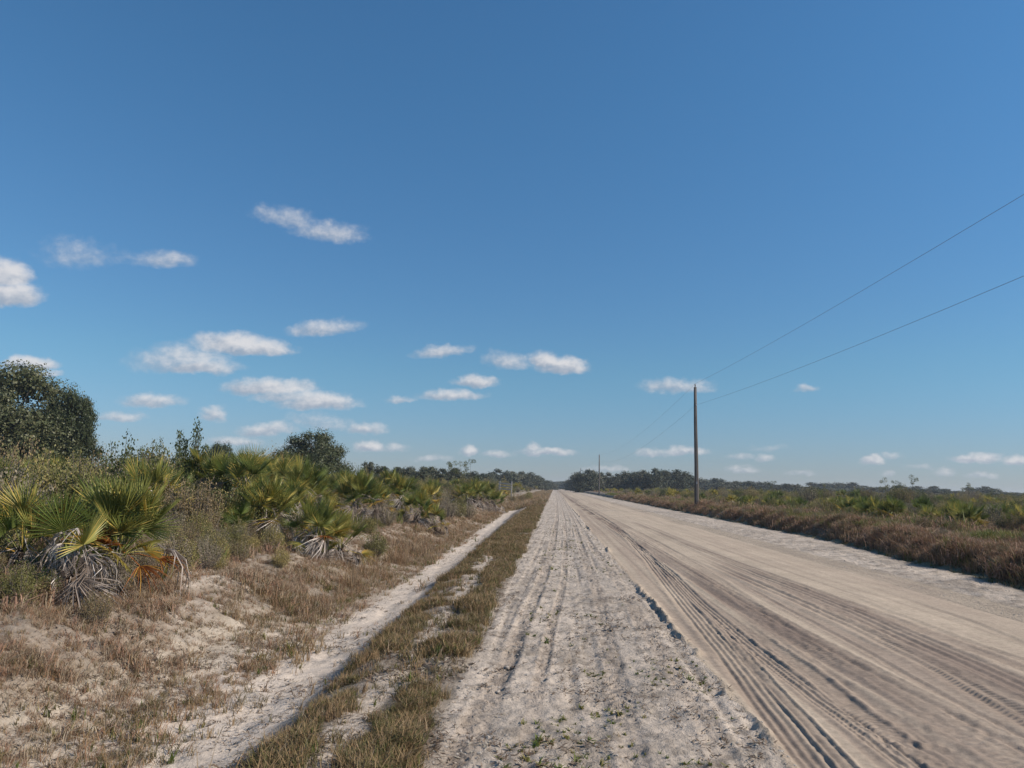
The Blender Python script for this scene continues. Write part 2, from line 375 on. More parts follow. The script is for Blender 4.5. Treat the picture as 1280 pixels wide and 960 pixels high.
        if key in ('T3', 'T4', 'T2', 'T9', 'S1', 'S3'):
            TREAD[0][..., 0] = np.maximum(TREAD[0][..., 0], m_*np.clip(.5+1.5*vn(x, y, .7, 97), 0, 1)); TREAD[0][..., 1] = np.where(m_ > 0, np.abs(u_), TREAD[0][..., 1])
        return z, c*(1-mk[..., None]) + dark*mk[..., None]
    for k in TRK: z, c = track(k, z, c)
    # broad brown wash beside the main tracks
    bw = .55*np.exp(-((x-2.15)/.5)**2)*road*sm(n_d, -.25, .3) + .65*np.exp(-((x-3.8)/.4)**2)*road*(1-sm(y, 12, 20)) + .5*sm(n_d, .18, .42)*road
    c = c*(1-bw[..., None]*.55) + dark*1.25*bw[..., None]*.55
    return z, np.clip(c, .02, .8)

def H(x, y):
    return float(land(np.array([x]), np.array([y]), False)[0])

# ------------------------------------------------------------------ ground material
def ground_mat(name, grain=1.0, clump=1.0, stain=.5):
    m_ = bpy.data.materials.new(name); m_.use_nodes = True; t = NT(m_.node_tree); t.n.clear()
    pos = t.a('ShaderNodeNewGeometry').outputs['Position']
    col = t.a('ShaderNodeAttribute', attribute_name='tint').outputs['Color']
    nA = t.noise(pos, 18.0, 5, .62); nB = t.noise(pos, 90.0, 3, .6); nC = t.noise(pos, 2.3, 4, .6)
    f1 = t.m('ADD', .55, t.m('MULTIPLY', nA, .9)); f2 = t.m('ADD', .78, t.m('MULTIPLY', nB, .44)); f3 = t.m('ADD', .82, t.m('MULTIPLY', nC, .36))
    k = t.m('MULTIPLY', t.m('MULTIPLY', f1, f2), f3)
    c = t.vm('MULTIPLY', col, t.a('ShaderNodeCombineXYZ', {0: k, 1: k, 2: k}).outputs[0])
    # scraps of dead plant matter and dark grains
    vor = t.a('ShaderNodeTexVoronoi', {'Vector': pos, 'Scale': 30.0, 'Randomness': 1.0})
    sp = t.m('MULTIPLY', t.m('LESS_THAN', vor.outputs['Distance'], .21), t.m('GREATER_THAN', t.noise(pos, 5.0, 3), .5))
    c = t.mix(t.m('MULTIPLY', sp, stain), c, (.13, .10, .08))
    b1 = t.a('ShaderNodeBump', {'Strength': .9, 'Distance': .018*clump, 'Height': t.noise(pos, 22.0, 5, .65)})
    b2 = t.a('ShaderNodeBump', {'Strength': .8, 'Distance': .004*grain, 'Height': nB, 'Normal': b1.outputs[0]})
    tr = t.a('ShaderNodeAttribute', attribute_name='tread').outputs['Color']
    ts = t.a('ShaderNodeSeparateColor', {0: tr}).outputs
    py = t.a('ShaderNodeSeparateXYZ', {0: pos}).outputs[1]
    hgt = t.m('MULTIPLY', ts[0], t.m('SINE', t.m('ADD', t.m('MULTIPLY', py, 92.0), t.m('MULTIPLY', ts[1], 5.0))))
    b3 = t.a('ShaderNodeBump', {'Strength': .7, 'Distance': .006, 'Height': hgt, 'Normal': b2.outputs[0]})
    bs = t.a('ShaderNodeBsdfPrincipled', {'Base Color': c, 'Roughness': .95, 'Specular IOR Level': .15, 'Normal': b3.outputs[0]})
    t.a('ShaderNodeOutputMaterial', {'Surface': bs.outputs[0]})
    return m_
GM = {'left_field': ground_mat('field_soil', 1, 1.6, .6), 'ditch': ground_mat('ditch_sand', 1, 1.1, .5), 'grass_verge': ground_mat('verge_soil', 1, 1.5, .6),
      'sandy_shoulder': ground_mat('loose_sand', 1.1, 1.6, .6), 'dirt_road': ground_mat('packed_sand', .7, .22, .06), 'sandy_road_edge': ground_mat('windrow_sand', 1, 1.6, .6),
      'right_bank': ground_mat('bank_soil', 1, 1.6, .5), 'right_field': ground_mat('right_field_soil', 1, 1.6, .5)}
for nm, X in STR.items():
    XX, YY = np.meshgrid(X, ROWS)
    Z, C = land(XX, YY)
    n, m_ = XX.shape
    V = np.stack([XX, YY, Z], -1).reshape(-1, 3)
    i = np.arange(n*m_).reshape(n, m_)
    Q = np.stack([i[:-1, :-1], i[:-1, 1:], i[1:, 1:], i[1:, :-1]], -1).reshape(-1, 4)
    Ca = np.concatenate([C.reshape(-1, 3), np.ones((n*m_, 1))], 1).astype(np.float32)
    me = np_mesh(nm, V, Q, GM[nm], 4, True, {'tint': ('FLOAT_COLOR', Ca), 'tread': ('FLOAT_COLOR', TREAD[0].reshape(-1, 4))})
    tag(link(nm, me), kind='structure')
# the plain reaches on to the horizon under and beyond the detailed land
gv = [(-3300, -500, -.6), (3300, -500, -.6), (3300, 4300, -.6), (-3300, 4300, -.6)]
gme = np_mesh('ground', gv, [(0, 1, 2, 3)], GM['left_field'], 4, False, {'tint': ('FLOAT_COLOR', np.tile(np.array([.12, .12, .07, 1], np.float32), (4, 1)))})
tag(link('ground', gme), kind='structure')

# ------------------------------------------------------------------ plant materials
def leaf_mat(name, c1, c2, c3=None, ns=1.2, rough=.5, trans=.3, spec=.3, hue=.0, patch=None):
    """c1..c2 by a soft noise in space, c3 on some individuals"""
    m_ = bpy.data.materials.new(name); m_.use_nodes = True; t = NT(m_.node_tree); t.n.clear()
    geo = t.a('ShaderNodeNewGeometry'); pos = geo.outputs['Position']
    rnd = t.a('ShaderNodeObjectInfo').outputs['Random']
    isl = geo.outputs['Random Per Island']
    f = t.ramp(t.m('ADD', t.noise(pos, ns, 3, .6), t.m('MULTIPLY', t.m('SUBTRACT', rnd, .5), .35)), .35, .65)
    c = t.mix(f, c1, c2)
    if c3: c = t.mix(t.m('GREATER_THAN', t.m('ADD', t.m('MULTIPLY', isl, .6), t.m('MULTIPLY', rnd, .4)), .70), c, c3)
    k = t.m('ADD', .68, t.m('ADD', t.m('MULTIPLY', isl, .42), t.m('MULTIPLY', rnd, .22)))
    c = t.vm('MULTIPLY', c, t.a('ShaderNodeCombineXYZ', {0: k, 1: k, 2: k}).outputs[0])
    bs = t.a('ShaderNodeBsdfPrincipled', {'Base Color': c, 'Roughness': rough, 'Specular IOR Level': spec})
    tr = t.a('ShaderNodeBsdfTranslucent', {'Color': c})
    mx = t.a('ShaderNodeMixShader', {0: trans, 1: bs.outputs[0], 2: tr.outputs[0]})
    t.a('ShaderNodeOutputMaterial', {'Surface': mx.outputs[0]})
    return m_
def wood_mat(name, c1, c2, sc=(30, 30, 3), rough=.85):
    m_ = bpy.data.materials.new(name); m_.use_nodes = True; t = NT(m_.node_tree); t.n.clear()
    pos = t.a('ShaderNodeTexCoord').outputs['Object']
    v_ = t.vm('MULTIPLY', pos, sc)
    f = t.noise(v_, 1.0, 4, .6)
    c = t.mix(t.ramp(f, .35, .65), c1, c2)
    b = t.a('ShaderNodeBump', {'Strength': .6, 'Distance': .01, 'Height': f})
    bs = t.a('ShaderNodeBsdfPrincipled', {'Base Color': c, 'Roughness': rough, 'Specular IOR Level': .2, 'Normal': b.outputs[0]})
    t.a('ShaderNodeOutputMaterial', {'Surface': bs.outputs[0]})
    return m_
M = {
 'frond': leaf_mat('palmetto_green', (.17, .215, .055), (.32, .31, .08), (.50, .38, .10), 1.1, .45, .33, .3),
 'frond_y': leaf_mat('palmetto_yellow', (.34, .31, .07), (.44, .33, .08), (.50, .30, .07), 1.4, .45, .3, .4),
 'frond_o': leaf_mat('palmetto_rust', (.40, .17, .04), (.30, .11, .035), (.45, .26, .06), 2.0, .6, .3, .2),
 'frond_d': leaf_mat('palmetto_dead', (.27, .215, .175), (.42, .36, .31), (.55, .49, .43), 2.2, .8, .15, .15),
 'stem': wood_mat('palmetto_stem', (.06, .045, .035), (.13, .09, .06), (20, 20, 20)),
 'olive': leaf_mat('scrub_olive', (.19, .18, .06), (.31, .27, .095), (.40, .30, .12), .8, .6, .25, .3),
 'green': leaf_mat('scrub_green', (.075, .095, .03), (.13, .14, .045), (.19, .16, .06), .8, .55, .25, .3),
 'brown': leaf_mat('scrub_brown', (.22, .165, .09), (.29, .21, .115), (.17, .165, .07), .8, .7, .2, .2),
 'grey': leaf_mat('scrub_grey', (.25, .21, .145), (.31, .26, .185), (.18, .165, .08), .8, .8, .15, .2),
 'rust': leaf_mat('scrub_rust', (.17, .10, .06), (.12, .085, .05), (.10, .09, .04), .8, .7, .2, .2),
 'twig': wood_mat('scrub_twig', (.15, .12, .095), (.24, .20, .165), (30, 30, 30)),
 'bark': wood_mat('oak_bark', (.05, .042, .035), (.12, .10, .085), (6, 6, 2)),
 'oak': leaf_mat('oak_leaves', (.055, .07, .026), (.09, .10, .042), (.12, .12, .06), .5, .5, .2, .3),
 'oak2': leaf_mat('far_oak_leaves', (.07, .08, .048), (.095, .10, .06), (.11, .105, .07), .15, .6, .2, .2),
 'grass_v': leaf_mat('verge_grass', (.13, .115, .045), (.20, .145, .075), (.26, .175, .09), 2.4, .7, .25, .2),
 'grass_g': leaf_mat('green_grass', (.10, .135, .03), (.15, .16, .045), (.21, .18, .06), 2.0, .6, .3, .2),
 'straw': leaf_mat('straw_grass', (.33, .25, .165), (.40, .33, .235), (.28, .165, .10), 1.2, .8, .25, .2),
 'sedge': leaf_mat('broomsedge', (.26, .155, .085), (.30, .20, .12), (.36, .27, .17), 1.4, .7, .3, .2),
 'heath': leaf_mat('brown_heath', (.34, .205, .14), (.40, .27, .19), (.22, .15, .09), 1.0, .8, .2, .15),
 'clod': wood_mat('sand_clod', (.30, .25, .21), (.48, .43, .37), (60, 60, 60)),
 'scrap': leaf_mat('dead_scraps', (.12, .085, .06), (.22, .165, .12), (.30, .26, .20), 3, .9, .05, .1),
 'pole': wood_mat('pole_wood', (.075, .064, .056), (.15, .13, .115), (60, 60, 1.2)),
 'plank': wood_mat('fence_wood', (.34, .31, .27), (.50, .46, .41), (3, 20, 20)),
 'ceramic': wood_mat('insulator', (.22, .20, .18), (.30, .28, .26), (9, 9, 9), .3),
 'metal': wood_mat('galvanised', (.25, .25, .26), (.33, .33, .34), (9, 9, 9), .5),
 'wire': wood_mat('wire_metal', (.16, .16, .17), (.22, .22, .23), (9, 9, 9), .5),
}

# ------------------------------------------------------------------ saw palmetto fronds
def frond_mesh(name, mat, seed, pet=.5, Rb=.5, nl=20, span=112, droop=.10, fold=.12, curl=0.0, ragged=.08):
    r = random.Random(seed); b = MB()
    # petiole along +Z bending slightly backwards (+X is the underside)
    def arc(s): return Vector((droop*s*s*.6, 0, s*pet))
    b.mat(0); b.tube([arc(0), arc(.5), arc(1)], [.010, .007, .006], 3, False)
    o = arc(1); ax = Vector((droop*1.2, 0, pet)).normalized()
    for i in range(nl):
        th = R_(-span + 2*span*(i+.5)/nl) + r.uniform(-.03, .03)
        dth = R_(2*span/nl)*.5
        L = Rb*(.68 + .32*math.cos(th*.75))*r.uniform(1-ragged, 1+ragged)
        def pt(rad, t, lift=0.0):
            s = rad/Rb
            back = fold*abs(math.sin(t))*rad - droop*1.3*s*s*Rb*(1 if not curl else 1)
            p = Vector((-back*0 + droop*1.6*s*s*Rb + fold*rad*abs(math.sin(t))*-.6 + lift, math.sin(t)*rad, math.cos(t)*rad))
            if curl: p.x += curl*s**2*Rb*(.7+.6*((i*7) % 3)/2); p.z -= curl*.55*s**3*Rb
            return o + p
        rm = L*.22; w_ = dth*rm*.95; tw = r.uniform(-.02, .02)
        m0 = pt(rm, th, .012); mL = pt(rm, th-dth*.95, -.006); mR = pt(rm, th+dth*.95, -.006)
        q = L*.62; m1 = pt(q, th+tw, .010); qL = pt(q, th+tw-dth*.34, 0); qR = pt(q, th+tw+dth*.34, 0)
        tip = pt(L, th+tw*1.6, 0)
        n = len(b.v); b.v += [o, mL, m0, mR, qL, m1, qR, tip]
        for f_ in ((0,1,2),(0,2,3),(1,4,5,2),(2,5,6,3),(4,7,5),(5,7,6)): b.f.append(tuple(n+k for k in f_)); b.mi.append(0)
    return b.mesh(name, mat)
FR = {
 'g': [frond_mesh('frond', M['frond'], s, pet=p_, Rb=r_, nl=n_, span=sp, droop=d_, fold=f_) for s, p_, r_, n_, sp, d_, f_ in ((1,.48,.42,24,105,.05,.3),(2,.44,.40,22,95,.08,.5),(3,.55,.44,24,80,.03,.4),(4,.40,.36,20,110,.12,.2),(5,.46,.44,20,62,.02,.5))],
 'y': [frond_mesh('frond_yellowing', M['frond_y'], s, pet=.44, Rb=r_, nl=20, span=sp, droop=d_, ragged=.2) for s, r_, sp, d_ in ((6,.40,100,.2),(7,.38,80,.28))],
 'o': [frond_mesh('frond_rust', M['frond_o'], s, pet=.42, Rb=r_, nl=16, span=sp, droop=d_, ragged=.25, curl=.25) for s, r_, sp, d_ in ((8,.40,55,.2),(9,.38,70,.28))],
 'd': [frond_mesh('frond_dead', M['frond_d'], s, pet=.45, Rb=r_, nl=n_, span=sp, droop=.25, ragged=.3, curl=c_) for s, r_, n_, sp, c_ in ((10,.44,16,60,.6),(11,.42,14,45,.9),(12,.46,16,80,.5),(13,.4,14,35,.35))],
}
def stem_mesh(seed, L=.5, rad=.075):
    r = random.Random(seed); b = MB(); a = r.uniform(0, 6.28)
    pts = [(math.cos(a)*L*.9*(1-t), math.sin(a)*L*.9*(1-t), -.04 + .30*t*t + .02) for t in (0, .3, .6, .85, 1)]
    b.tube(pts, [rad*.8, rad, rad*1.1, rad*1.2, rad*.7], 8)
    for k in range(46):                      # old leaf bases round the stem
        t = r.uniform(.25, 1); i = min(3, int(t*4)); p = Vector(pts[i]).lerp(Vector(pts[i+1]), t*4-i if t < 1 else 1)
        th = r.uniform(0, 6.28); d = Vector((math.cos(th), math.sin(th), r.uniform(.2, 1.2))).normalized(); s_ = Vector((-math.sin(th), math.cos(th), 0))*.02
        q = p + d*rad*.8
        b.face([q-s_, q+s_, q + d*r.uniform(.06, .16)])
    return b.mesh('stem', M['stem'])
STEMS = [stem_mesh(s) for s in range(4)]
# whole distant palmettos: one mesh each
def bake(parts, name, mats):
    """join placed meshes (mesh, matrix, material index) into one mesh"""
    V, Fc, MI = [], [], []
    for me, mx, mi in parts:
        n = len(V); V += [mx @ v_.co for v_ in me.vertices]
        for p_ in me.polygons: Fc.append(tuple(n+i for i in p_.vertices)); MI.append(mi)
    me = bpy.data.meshes.new(name); me.from_pydata([tuple(p_) for p_ in V], [], Fc)
    for q in mats: me.materials.append(q)
    me.polygons.foreach_set('material_index', MI); return me
def frond_layout(r, ng, ny, no, nd, tall=1.0):
    """(kind, azimuth, tilt, roll, origin height) for every frond of one palmetto"""
    L = []; g0 = r.uniform(0, 6.28)
    for k in range(ng):
        t = (k+.5)/ng
        L.append(('g', g0 + k*2.4, R_(3 + 50*t) + r.uniform(-.12, .12), r.uniform(-1.25, 1.25), .24*tall))
    for k in range(ny): L.append(('y', g0 + 1 + k*2.1 + r.uniform(-.3, .3), R_(r.uniform(52, 84)), r.uniform(-1.1, 1.1), .24*tall))
    for k in range(no): L.append(('o', g0 + k*1.9, R_(r.uniform(35, 80)), r.uniform(-.8, .8), .22*tall))
    for k in range(nd): L.append(('d', g0 + .5 + k*2.4 + r.uniform(-.4, .4), R_(r.uniform(88, 128)), r.uniform(-1.0, 1.0), r.uniform(.34, .62)*tall))
    return L
def place_frond(kind, az_, tilt, rl, z, r, S=1.0):
    me = r.choice(FR[kind])
    # frond's own +X (underside) faces down and outward once tilted: rotate about Y by tilt, then about Z by azimuth
    return me, Matrix.Translation((0, 0, z)) @ Matrix.Rotation(az_, 4, 'Z') @ Matrix.Rotation(tilt, 4, 'Y') @ Matrix.Rotation(rl, 4, 'Z') @ Matrix.Scale(r.uniform(.85, 1.12)*S, 4)
FNAME = {'g': 'frond', 'y': 'frond', 'o': 'frond', 'd': 'dead_frond'}
FLAB = {'y': 'yellowing fan frond', 'o': 'rust orange withered fan frond', 'd': 'grey dead hanging frond'}
def palmetto(x, y, label, ng=14, ny=3, no=0, nd=7, size=1.0, seed=0, group=None, dz=0.0, extra=()):
    r = random.Random(seed*13+5); ng = int(ng*1.45)
    root = empty('saw_palmetto', (x, y, H(x, y)+dz-(.12 if x < 0 else 0)), 0, size); tag(root, label, 'palmetto', group)
    link('stem', STEMS[seed % 4], root, rot=(0, 0, r.uniform(0, 6.28)))
    for kd, a_, t_, rl, z, *S_ in frond_layout(r, ng, ny, no, nd) + list(extra):
        me, mx = place_frond(kd, a_, t_, rl, z, r, *S_)
        o = link(FNAME[kd], me, root); o.matrix_local = mx
        if kd in FLAB: o['label'] = FLAB[kd]
    return root
FARP = []
for s in range(5):
    r = random.Random(100+s); parts = []
    for kd, a_, t_, rl, z in frond_layout(r, 15, 2 if s % 2 else 3, 0, 5):
        me, mx = place_frond(kd, a_, t_, rl, z, r); parts.append((me, mx, {'g': 0, 'y': 1, 'o': 1, 'd': 2}[kd]))
    FARP.append(bake(parts, 'saw_palmetto', [M['frond'], M['frond_y'], M['frond_d']]))

def stretch(side, Y):
    if side < 0:
        for lim, t_ in ((15, 'behind the big green palmetto'), (24, 'behind the main palmetto clump'), (50, 'between main clump and gate'), (95, 'about level with the wooden gate')):
            if Y < lim: return t_
        return 'beyond the wooden gate'
    for lim, t_ in ((30, 'well short of the tallest pole'), (48, 'just short of the tallest pole'), (75, 'just past the tallest pole'), (150, 'between first and second poles')):
        if Y < lim: return t_
    return 'beyond the second pole'
# ------------------------------------------------------------------ shrubs
def shrub_meshes(seed, h=1.4, wd=1.0, shoots=34, leaves=44, leaf=.045, lm='olive', up=.55, side=True, bare=.12):
    r = random.Random(seed); st = MB(); lf = MB()
    for k in range(shoots):
        a = r.uniform(0, 6.28); q = math.sqrt(r.random()); hh = h*r.uniform(.55, 1.0)*(1-.35*q)
        base_ = Vector((math.cos(a)*.12*q, math.sin(a)*.12*q, 0)); top = Vector((math.cos(a)*wd*.5*q, math.sin(a)*wd*.5*q, hh)); 
        mid = base_.lerp(top, .5) + Vector((math.cos(a)*wd*.12*q, math.sin(a)*wd*.12*q, -.04*h)) + Vector((r.uniform(-.06, .06), r.uniform(-.06, .06), 0))
        def cv(t): return base_*(1-t)**2 + mid*2*t*(1-t) + top*t*t
        if r.random() < .75: st.tube([cv(0), cv(.35), cv(.7), cv(1)], [.012*h, .009*h, .006*h, .002], 3, False)
        for j in range(leaves):
            t = 1 - (1-bare-.15)*r.random()**1.15
            p = cv(t); sp = .16*wd*(1.08-t)*1.3 + .015
            p = p + Vector((r.gauss(0, sp), r.gauss(0, sp), r.gauss(0, sp*.7)))
            d = Vector((r.gauss(0, .7), r.gauss(0, .7), up + r.random())).normalized()
            s_ = d.cross(Vector((r.gauss(0, 1), r.gauss(0, 1), r.gauss(0, 1)))).normalized()
            L = leaf*r.uniform(.7, 1.4); wv = L*r.uniform(.28, .42)
            lf.face([p, p + d*L*.5 + s_*wv, p + d*L, p + d*L*.5 - s_*wv])
    top_ = sorted(v_.z for v_ in lf.v)[-6]; q_ = h/top_
    for b_ in (st, lf): b_.v = [Vector((v_.x, v_.y, v_.z*q_)) for v_ in b_.v]
    return st.mesh('stem', M['twig']), lf.mesh('foliage', M[lm])
SHK = {
 'olive': ('olive leafy scrub bush', [shrub_meshes(s, 1.35, 1.15, 46, 95, .034, 'olive') for s in (1, 2)]),
 'green': ('dark green broad scrub bush', [shrub_meshes(s, 1.3, 1.3, 46, 95, .036, 'green') for s in (3, 4)]),
 'brown': ('brown seeding scrub bush', [shrub_meshes(s, 1.25, 1.1, 48, 80, .03, 'brown', 1.0) for s in (5, 6)]),
 'grey': ('grey dry twiggy bush', [shrub_meshes(s, 1.2, 1.2, 64, 34, .032, 'grey', .8) for s in (7, 8)]),
 'tall': ('tall upright shrub with rusty leaves', [shrub_meshes(s, 1.9, .75, 26, 150, .036, 'green', .9) for s in (9, 10)]),
}
FARS = {}
I4 = Matrix.Identity(4)
for k_, (lb, lst) in SHK.items():
    FARS[k_] = [bake([(a_, I4, 0), (b_, I4, 1)], 'scrub_bush', [M['twig'], b_.materials[0]]) for a_, b_ in lst]
def shrub(kind, x, y, label, size=1.0, group=None, parts=True, rz=None, sz=None):
    r = random; v_ = r.randrange(2); rz = r.uniform(0, 6.28) if rz is None else rz
    z = H(x, y)-.03
    if parts:
        root = empty('scrub_bush', (x, y, z), rz, 1); root.scale = (size, size, sz or size)
        tag(root, label, 'shrub', group)
        link('stem', SHK[kind][1][v_][0], root); link('foliage', SHK[kind][1][v_][1], root)
        return root
    o = link('scrub_bush', FARS[kind][v_], None, (x, y, z), (0, 0, rz), (size, size, sz or size)); tag(o, label, 'shrub', group); return o

# ------------------------------------------------------------------ trees
def tree_meshes(seed, h, wd, n_blob=60, n_leaf=120, leaf=.28, crown0=.22, trunk_r=.35, mat='oak', flat=.8, bk=1.0):
    """crown of leaf clumps over spreading limbs"""
    r = random.Random(seed); tk = MB(); lf = MB(); blobs = []
    cz = h*crown0
    for k in range(n_blob):
        a = r.uniform(0, 6.28); q = r.random()**.5; 
        top = (h*.93-cz)*math.sqrt(max(0, 1-(q*.97)**2.4)); zz = cz + top*(r.random()**.55 if q < .85 else r.random())
        br = bk*wd*.115*r.uniform(.65, 1.35)
        blobs.append((Vector((math.cos(a)*q*wd*.44, math.sin(a)*q*wd*.44, zz)), br))
    fork = Vector((0, 0, h*.2)); tk.tube([(0, 0, -.3), (0, 0, 0), (trunk_r*.3, 0, h*.1), fork], [trunk_r*1.5, trunk_r*1.15, trunk_r, trunk_r*.9], 9)
    for (c_, br) in r.sample(blobs, min(16, n_blob)):
        m_ = fork.lerp(c_, .5) + Vector((r.uniform(-.4, .4), r.uniform(-.4, .4), h*.05))
        tk.tube([fork, m_, c_], [trunk_r*.5, trunk_r*.28, trunk_r*.06], 5, False)
    for (c_, br) in blobs:
        for j in range(n_leaf):
            d = Vector((r.gauss(0, 1), r.gauss(0, 1), r.gauss(0, 1)+.25)).normalized()
            inner = j % 3 == 0; p = c_ + Vector((d.x, d.y, d.z*flat))*br*(r.uniform(.25, .75) if inner else r.uniform(.7, 1.12))
            nrm = (d + Vector((r.gauss(0, .6), r.gauss(0, .6), r.gauss(0, .6)))).normalized()
            s_ = nrm.cross(Vector((r.gauss(0, 1), r.gauss(0, 1), r.gauss(0, 1)))).normalized(); t_ = nrm.cross(s_)
            L = leaf*r.uniform(.6, 1.3)*(1.9 if inner else 1)
            lf.face([p - s_*L*.5, p + t_*L*.3, p + s_*L*.5, p - t_*L*.3])
    return tk.mesh('trunk', M['bark'], True), lf.mesh('crown', M[mat])
def tree(ms, loc, label, size=1.0, rz=0, sz=None, cat='tree', name='oak_tree', group=None):
    root = empty(name, loc, rz); root.scale = (size, size, sz or size); tag(root, label, cat, group)
    link('trunk', ms[0], root); link('crown', ms[1], root); return root
def ground_at(px, Y):
    p = at(px, 610, Y); return (p.x, Y, H(p.x, Y))
def spot(px, top, Y):
    """ground point under a photo column at distance Y, and the height that reaches photo row top"""
    p = at(px, top, Y); z = H(p.x, Y); return (p.x, Y, z), p.z - z
OAK = [tree_meshes(21, 10, 13, 150, 420, .20, .10), tree_meshes(22, 7, 9.5, 105, 330, .16, .04), tree_meshes(23, 7, 9, 90, 300, .17, .04)]
l, h = spot(18, 457, 62); tree(OAK[0], l, 'largest live oak, broad dark dome behind the scrub', h/10, .4, h/10)
l, h = spot(92, 487, 63); tree(OAK[2], l, 'smaller oak shoulder against the side of the largest live oak', .62, 1.0, h/6.8)
l, h = spot(393, 540, 82); tree(OAK[1], l, 'lone domed oak rising above the scrub behind the palmettos', 1.06, 2.0, h/6.7)
l, h = spot(276, 553, 120); tree(OAK[2], l, 'low dark oak just showing over the scrub beside the tall rusty shrub', .72, 2.6, h/6.8)
FO = [tree_meshes(31+s, 7, 9.5, 46, 110, .5, .0, .3, 'oak2', .8, 1.4) for s in range(4)]
rr = random.Random(77)
def treeline(spec, label, group):
    for px, top, Y, wpx in spec:
        l, h = spot(px, top + rr.uniform(-1, 1), Y); s_ = wpx*Y/F/5.2
        l = (l[0], l[1], l[2]-.3)
        tree(rr.choice(FO), l, label, s_, rr.uniform(0, 6.28), max(h, 1.5)/6.6, group=group)
treeline([(612,592,260,18),(624,588,270,24),(638,589,280,20),(650,590,290,20),(661,593,320,18),(670,595,360,16),(678,598,400,14),(686,602,460,12)],
         'dark oak in the short treeline beyond the wooden gate', 'oaks beyond the wooden gate')
treeline([(718,598,420,14),(724,592,330,16),(733,588,250,18),(742,588,255,18),(752,591,260,18),(762,591,260,18),(774,593,262,16),(783,591,262,18),(793,590,255,20),(806,589,250,20),(818,587,245,20),(829,589,250,20),(840,588,250,22),(853,591,255,20),(862,597,260,14)],
         'dark oak in the tallest stretch of treeline behind the row of poles', 'oaks behind the poles')
treeline([(872+i*11.5+rr.uniform(-3,3), 601.5+i*.33+rr.choice((-3,-1,0,1,2,3)), rr.uniform(300,420), rr.uniform(20,30)) for i in range(38)],
         'small far oak in the low treeline along the horizon beyond the field', 'oaks along the far edge of the field')
treeline([(692,603,600,16),(703,603,640,16),(712,602,560,14)], 'distant tree closing the view at the end of the road', 'trees at the end of the road')
treeline([(462,579,150,18),(478,583,150,22),(497,584,150,22),(512,585,150,20),(528,584,145,22),(541,583,150,20),(556,586,150,22),(570,586,150,18),(590,590,190,20),(602,592,210,18)],
         'low dark oak showing over the scrub between the domed oak and the gate', 'low oaks behind the scrub')

# young pines with bare stems and small round heads
def sapling(seed, h, heads, mat='green', r0=.02):
    r = random.Random(seed); tk = MB(); lf = MB()
    tops = []
    tk.tube([(0, 0, -.1), (.03, 0, h*.5), (0, .02, h)], [r0, r0*.8, r0*.3], 5)
    tops.append((Vector((0, .02, h)), h*.085))
    for k in range(heads):
        a = r.uniform(0, 6.28); t = r.uniform(.6, .95); s_ = Vector((.02, 0, h*t)); e = s_ + Vector((math.cos(a)*h*.16, math.sin(a)*h*.16, h*.1))
        tk.tube([s_, s_.lerp(e, .5) + Vector((0, 0, -.02)), e], [r0*.4, r0*.3, r0*.15], 3, False); tops.append((e, h*.06))
    for c_, br in tops:
        for j in range(90):
            d = Vector((r.gauss(0, 1), r.gauss(0, 1), r.gauss(0, 1))).normalized(); p = c_ + d*br*r.random()**.4
            s_ = d.cross(Vector((r.gauss(0, 1), r.gauss(0, 1), 1))).normalized(); L = h*.035
            lf.face([p - s_*.2*L, p + s_*.2*L, p + d*L])
    return tk.mesh('trunk', M['bark'], True), lf.mesh('crown', M[mat])
SAP = [sapling(41, 3, 3), sapling(42, 3, 5), sapling(43, 3, 2)]
for k, (px, top, Y, lb) in enumerate([(588,577,75,'tallest young pine over the scrub near the wooden gate'),(576,580,78,'second young pine from the wooden gate, with a small round head'),(569,579,80,'thin young pine with a drooping head over the scrub'),(561,580,82,'young pine farthest from the wooden gate in the little row'),
        (1106,600,62,'spindly young tree with leafy tufts over the field, nearer the poles'),(1140,597,55,'spindly young tree with a small round top over the field'),(1121,603,70,'short spindly tree between two taller ones over the field'),(1030,606,80,'thin young tree over the palmetto row nearest the tall pole'),(1210,606,60,'thin bare topped young tree by the edge of the field scrub'),(965,603,80,'thin young tree over the palmettos just past the tall pole')]):
    l, h = spot(px, top, Y); tree(SAP[k % 3], l, lb, h/3, k*1.3, name='young_tree')

# ------------------------------------------------------------------ utility poles and wires
def pole_mesh(h=8.55):
    b = MB(); n = 14
    b.tube([(0, 0, -.5), (0, 0, .6), (.01, 0, h*.35), (-.008, .01, h*.7), (0, 0, h)], [.165, .16, .14, .12, .10], n)
    return b.mesh('shaft', M['pole'], True)
def insul_mesh(h=8.55):
    b = MB(); b.tube([(0,0,h-.35),(0,0,h+.02),(0,0,h+.06),(0,0,h+.1),(0,0,h+.15),(0,0,h+.2),(0,0,h+.24)], [.02,.02,.055,.035,.06,.035,.03], 8); return b.mesh('insulator', M['ceramic'], True)
def clevis_mesh(h=7.25):
    b = MB(); b.box((-.03, -.2, h-.06), (.03, -.1, h+.06)); b.tube([(0,-.2,h-.05),(0,-.2,h+.05)], [.045,.045], 8); return b.mesh('bracket', M['metal'])
pm, im, cm = pole_mesh(), insul_mesh(), clevis_mesh()
b = MB(); b.tube([(-.03, -.168, .0), (-.03, -.152, 3.0), (-.03, -.13, 6.0), (-.03, -.108, 8.4)], [.006]*4, 4); gwm = b.mesh('ground_wire', M['metal'])
b = MB(); b.box((-.05, -.172, 1.7), (.05, -.158, 1.86)); tgm = b.mesh('tag', M['metal'])
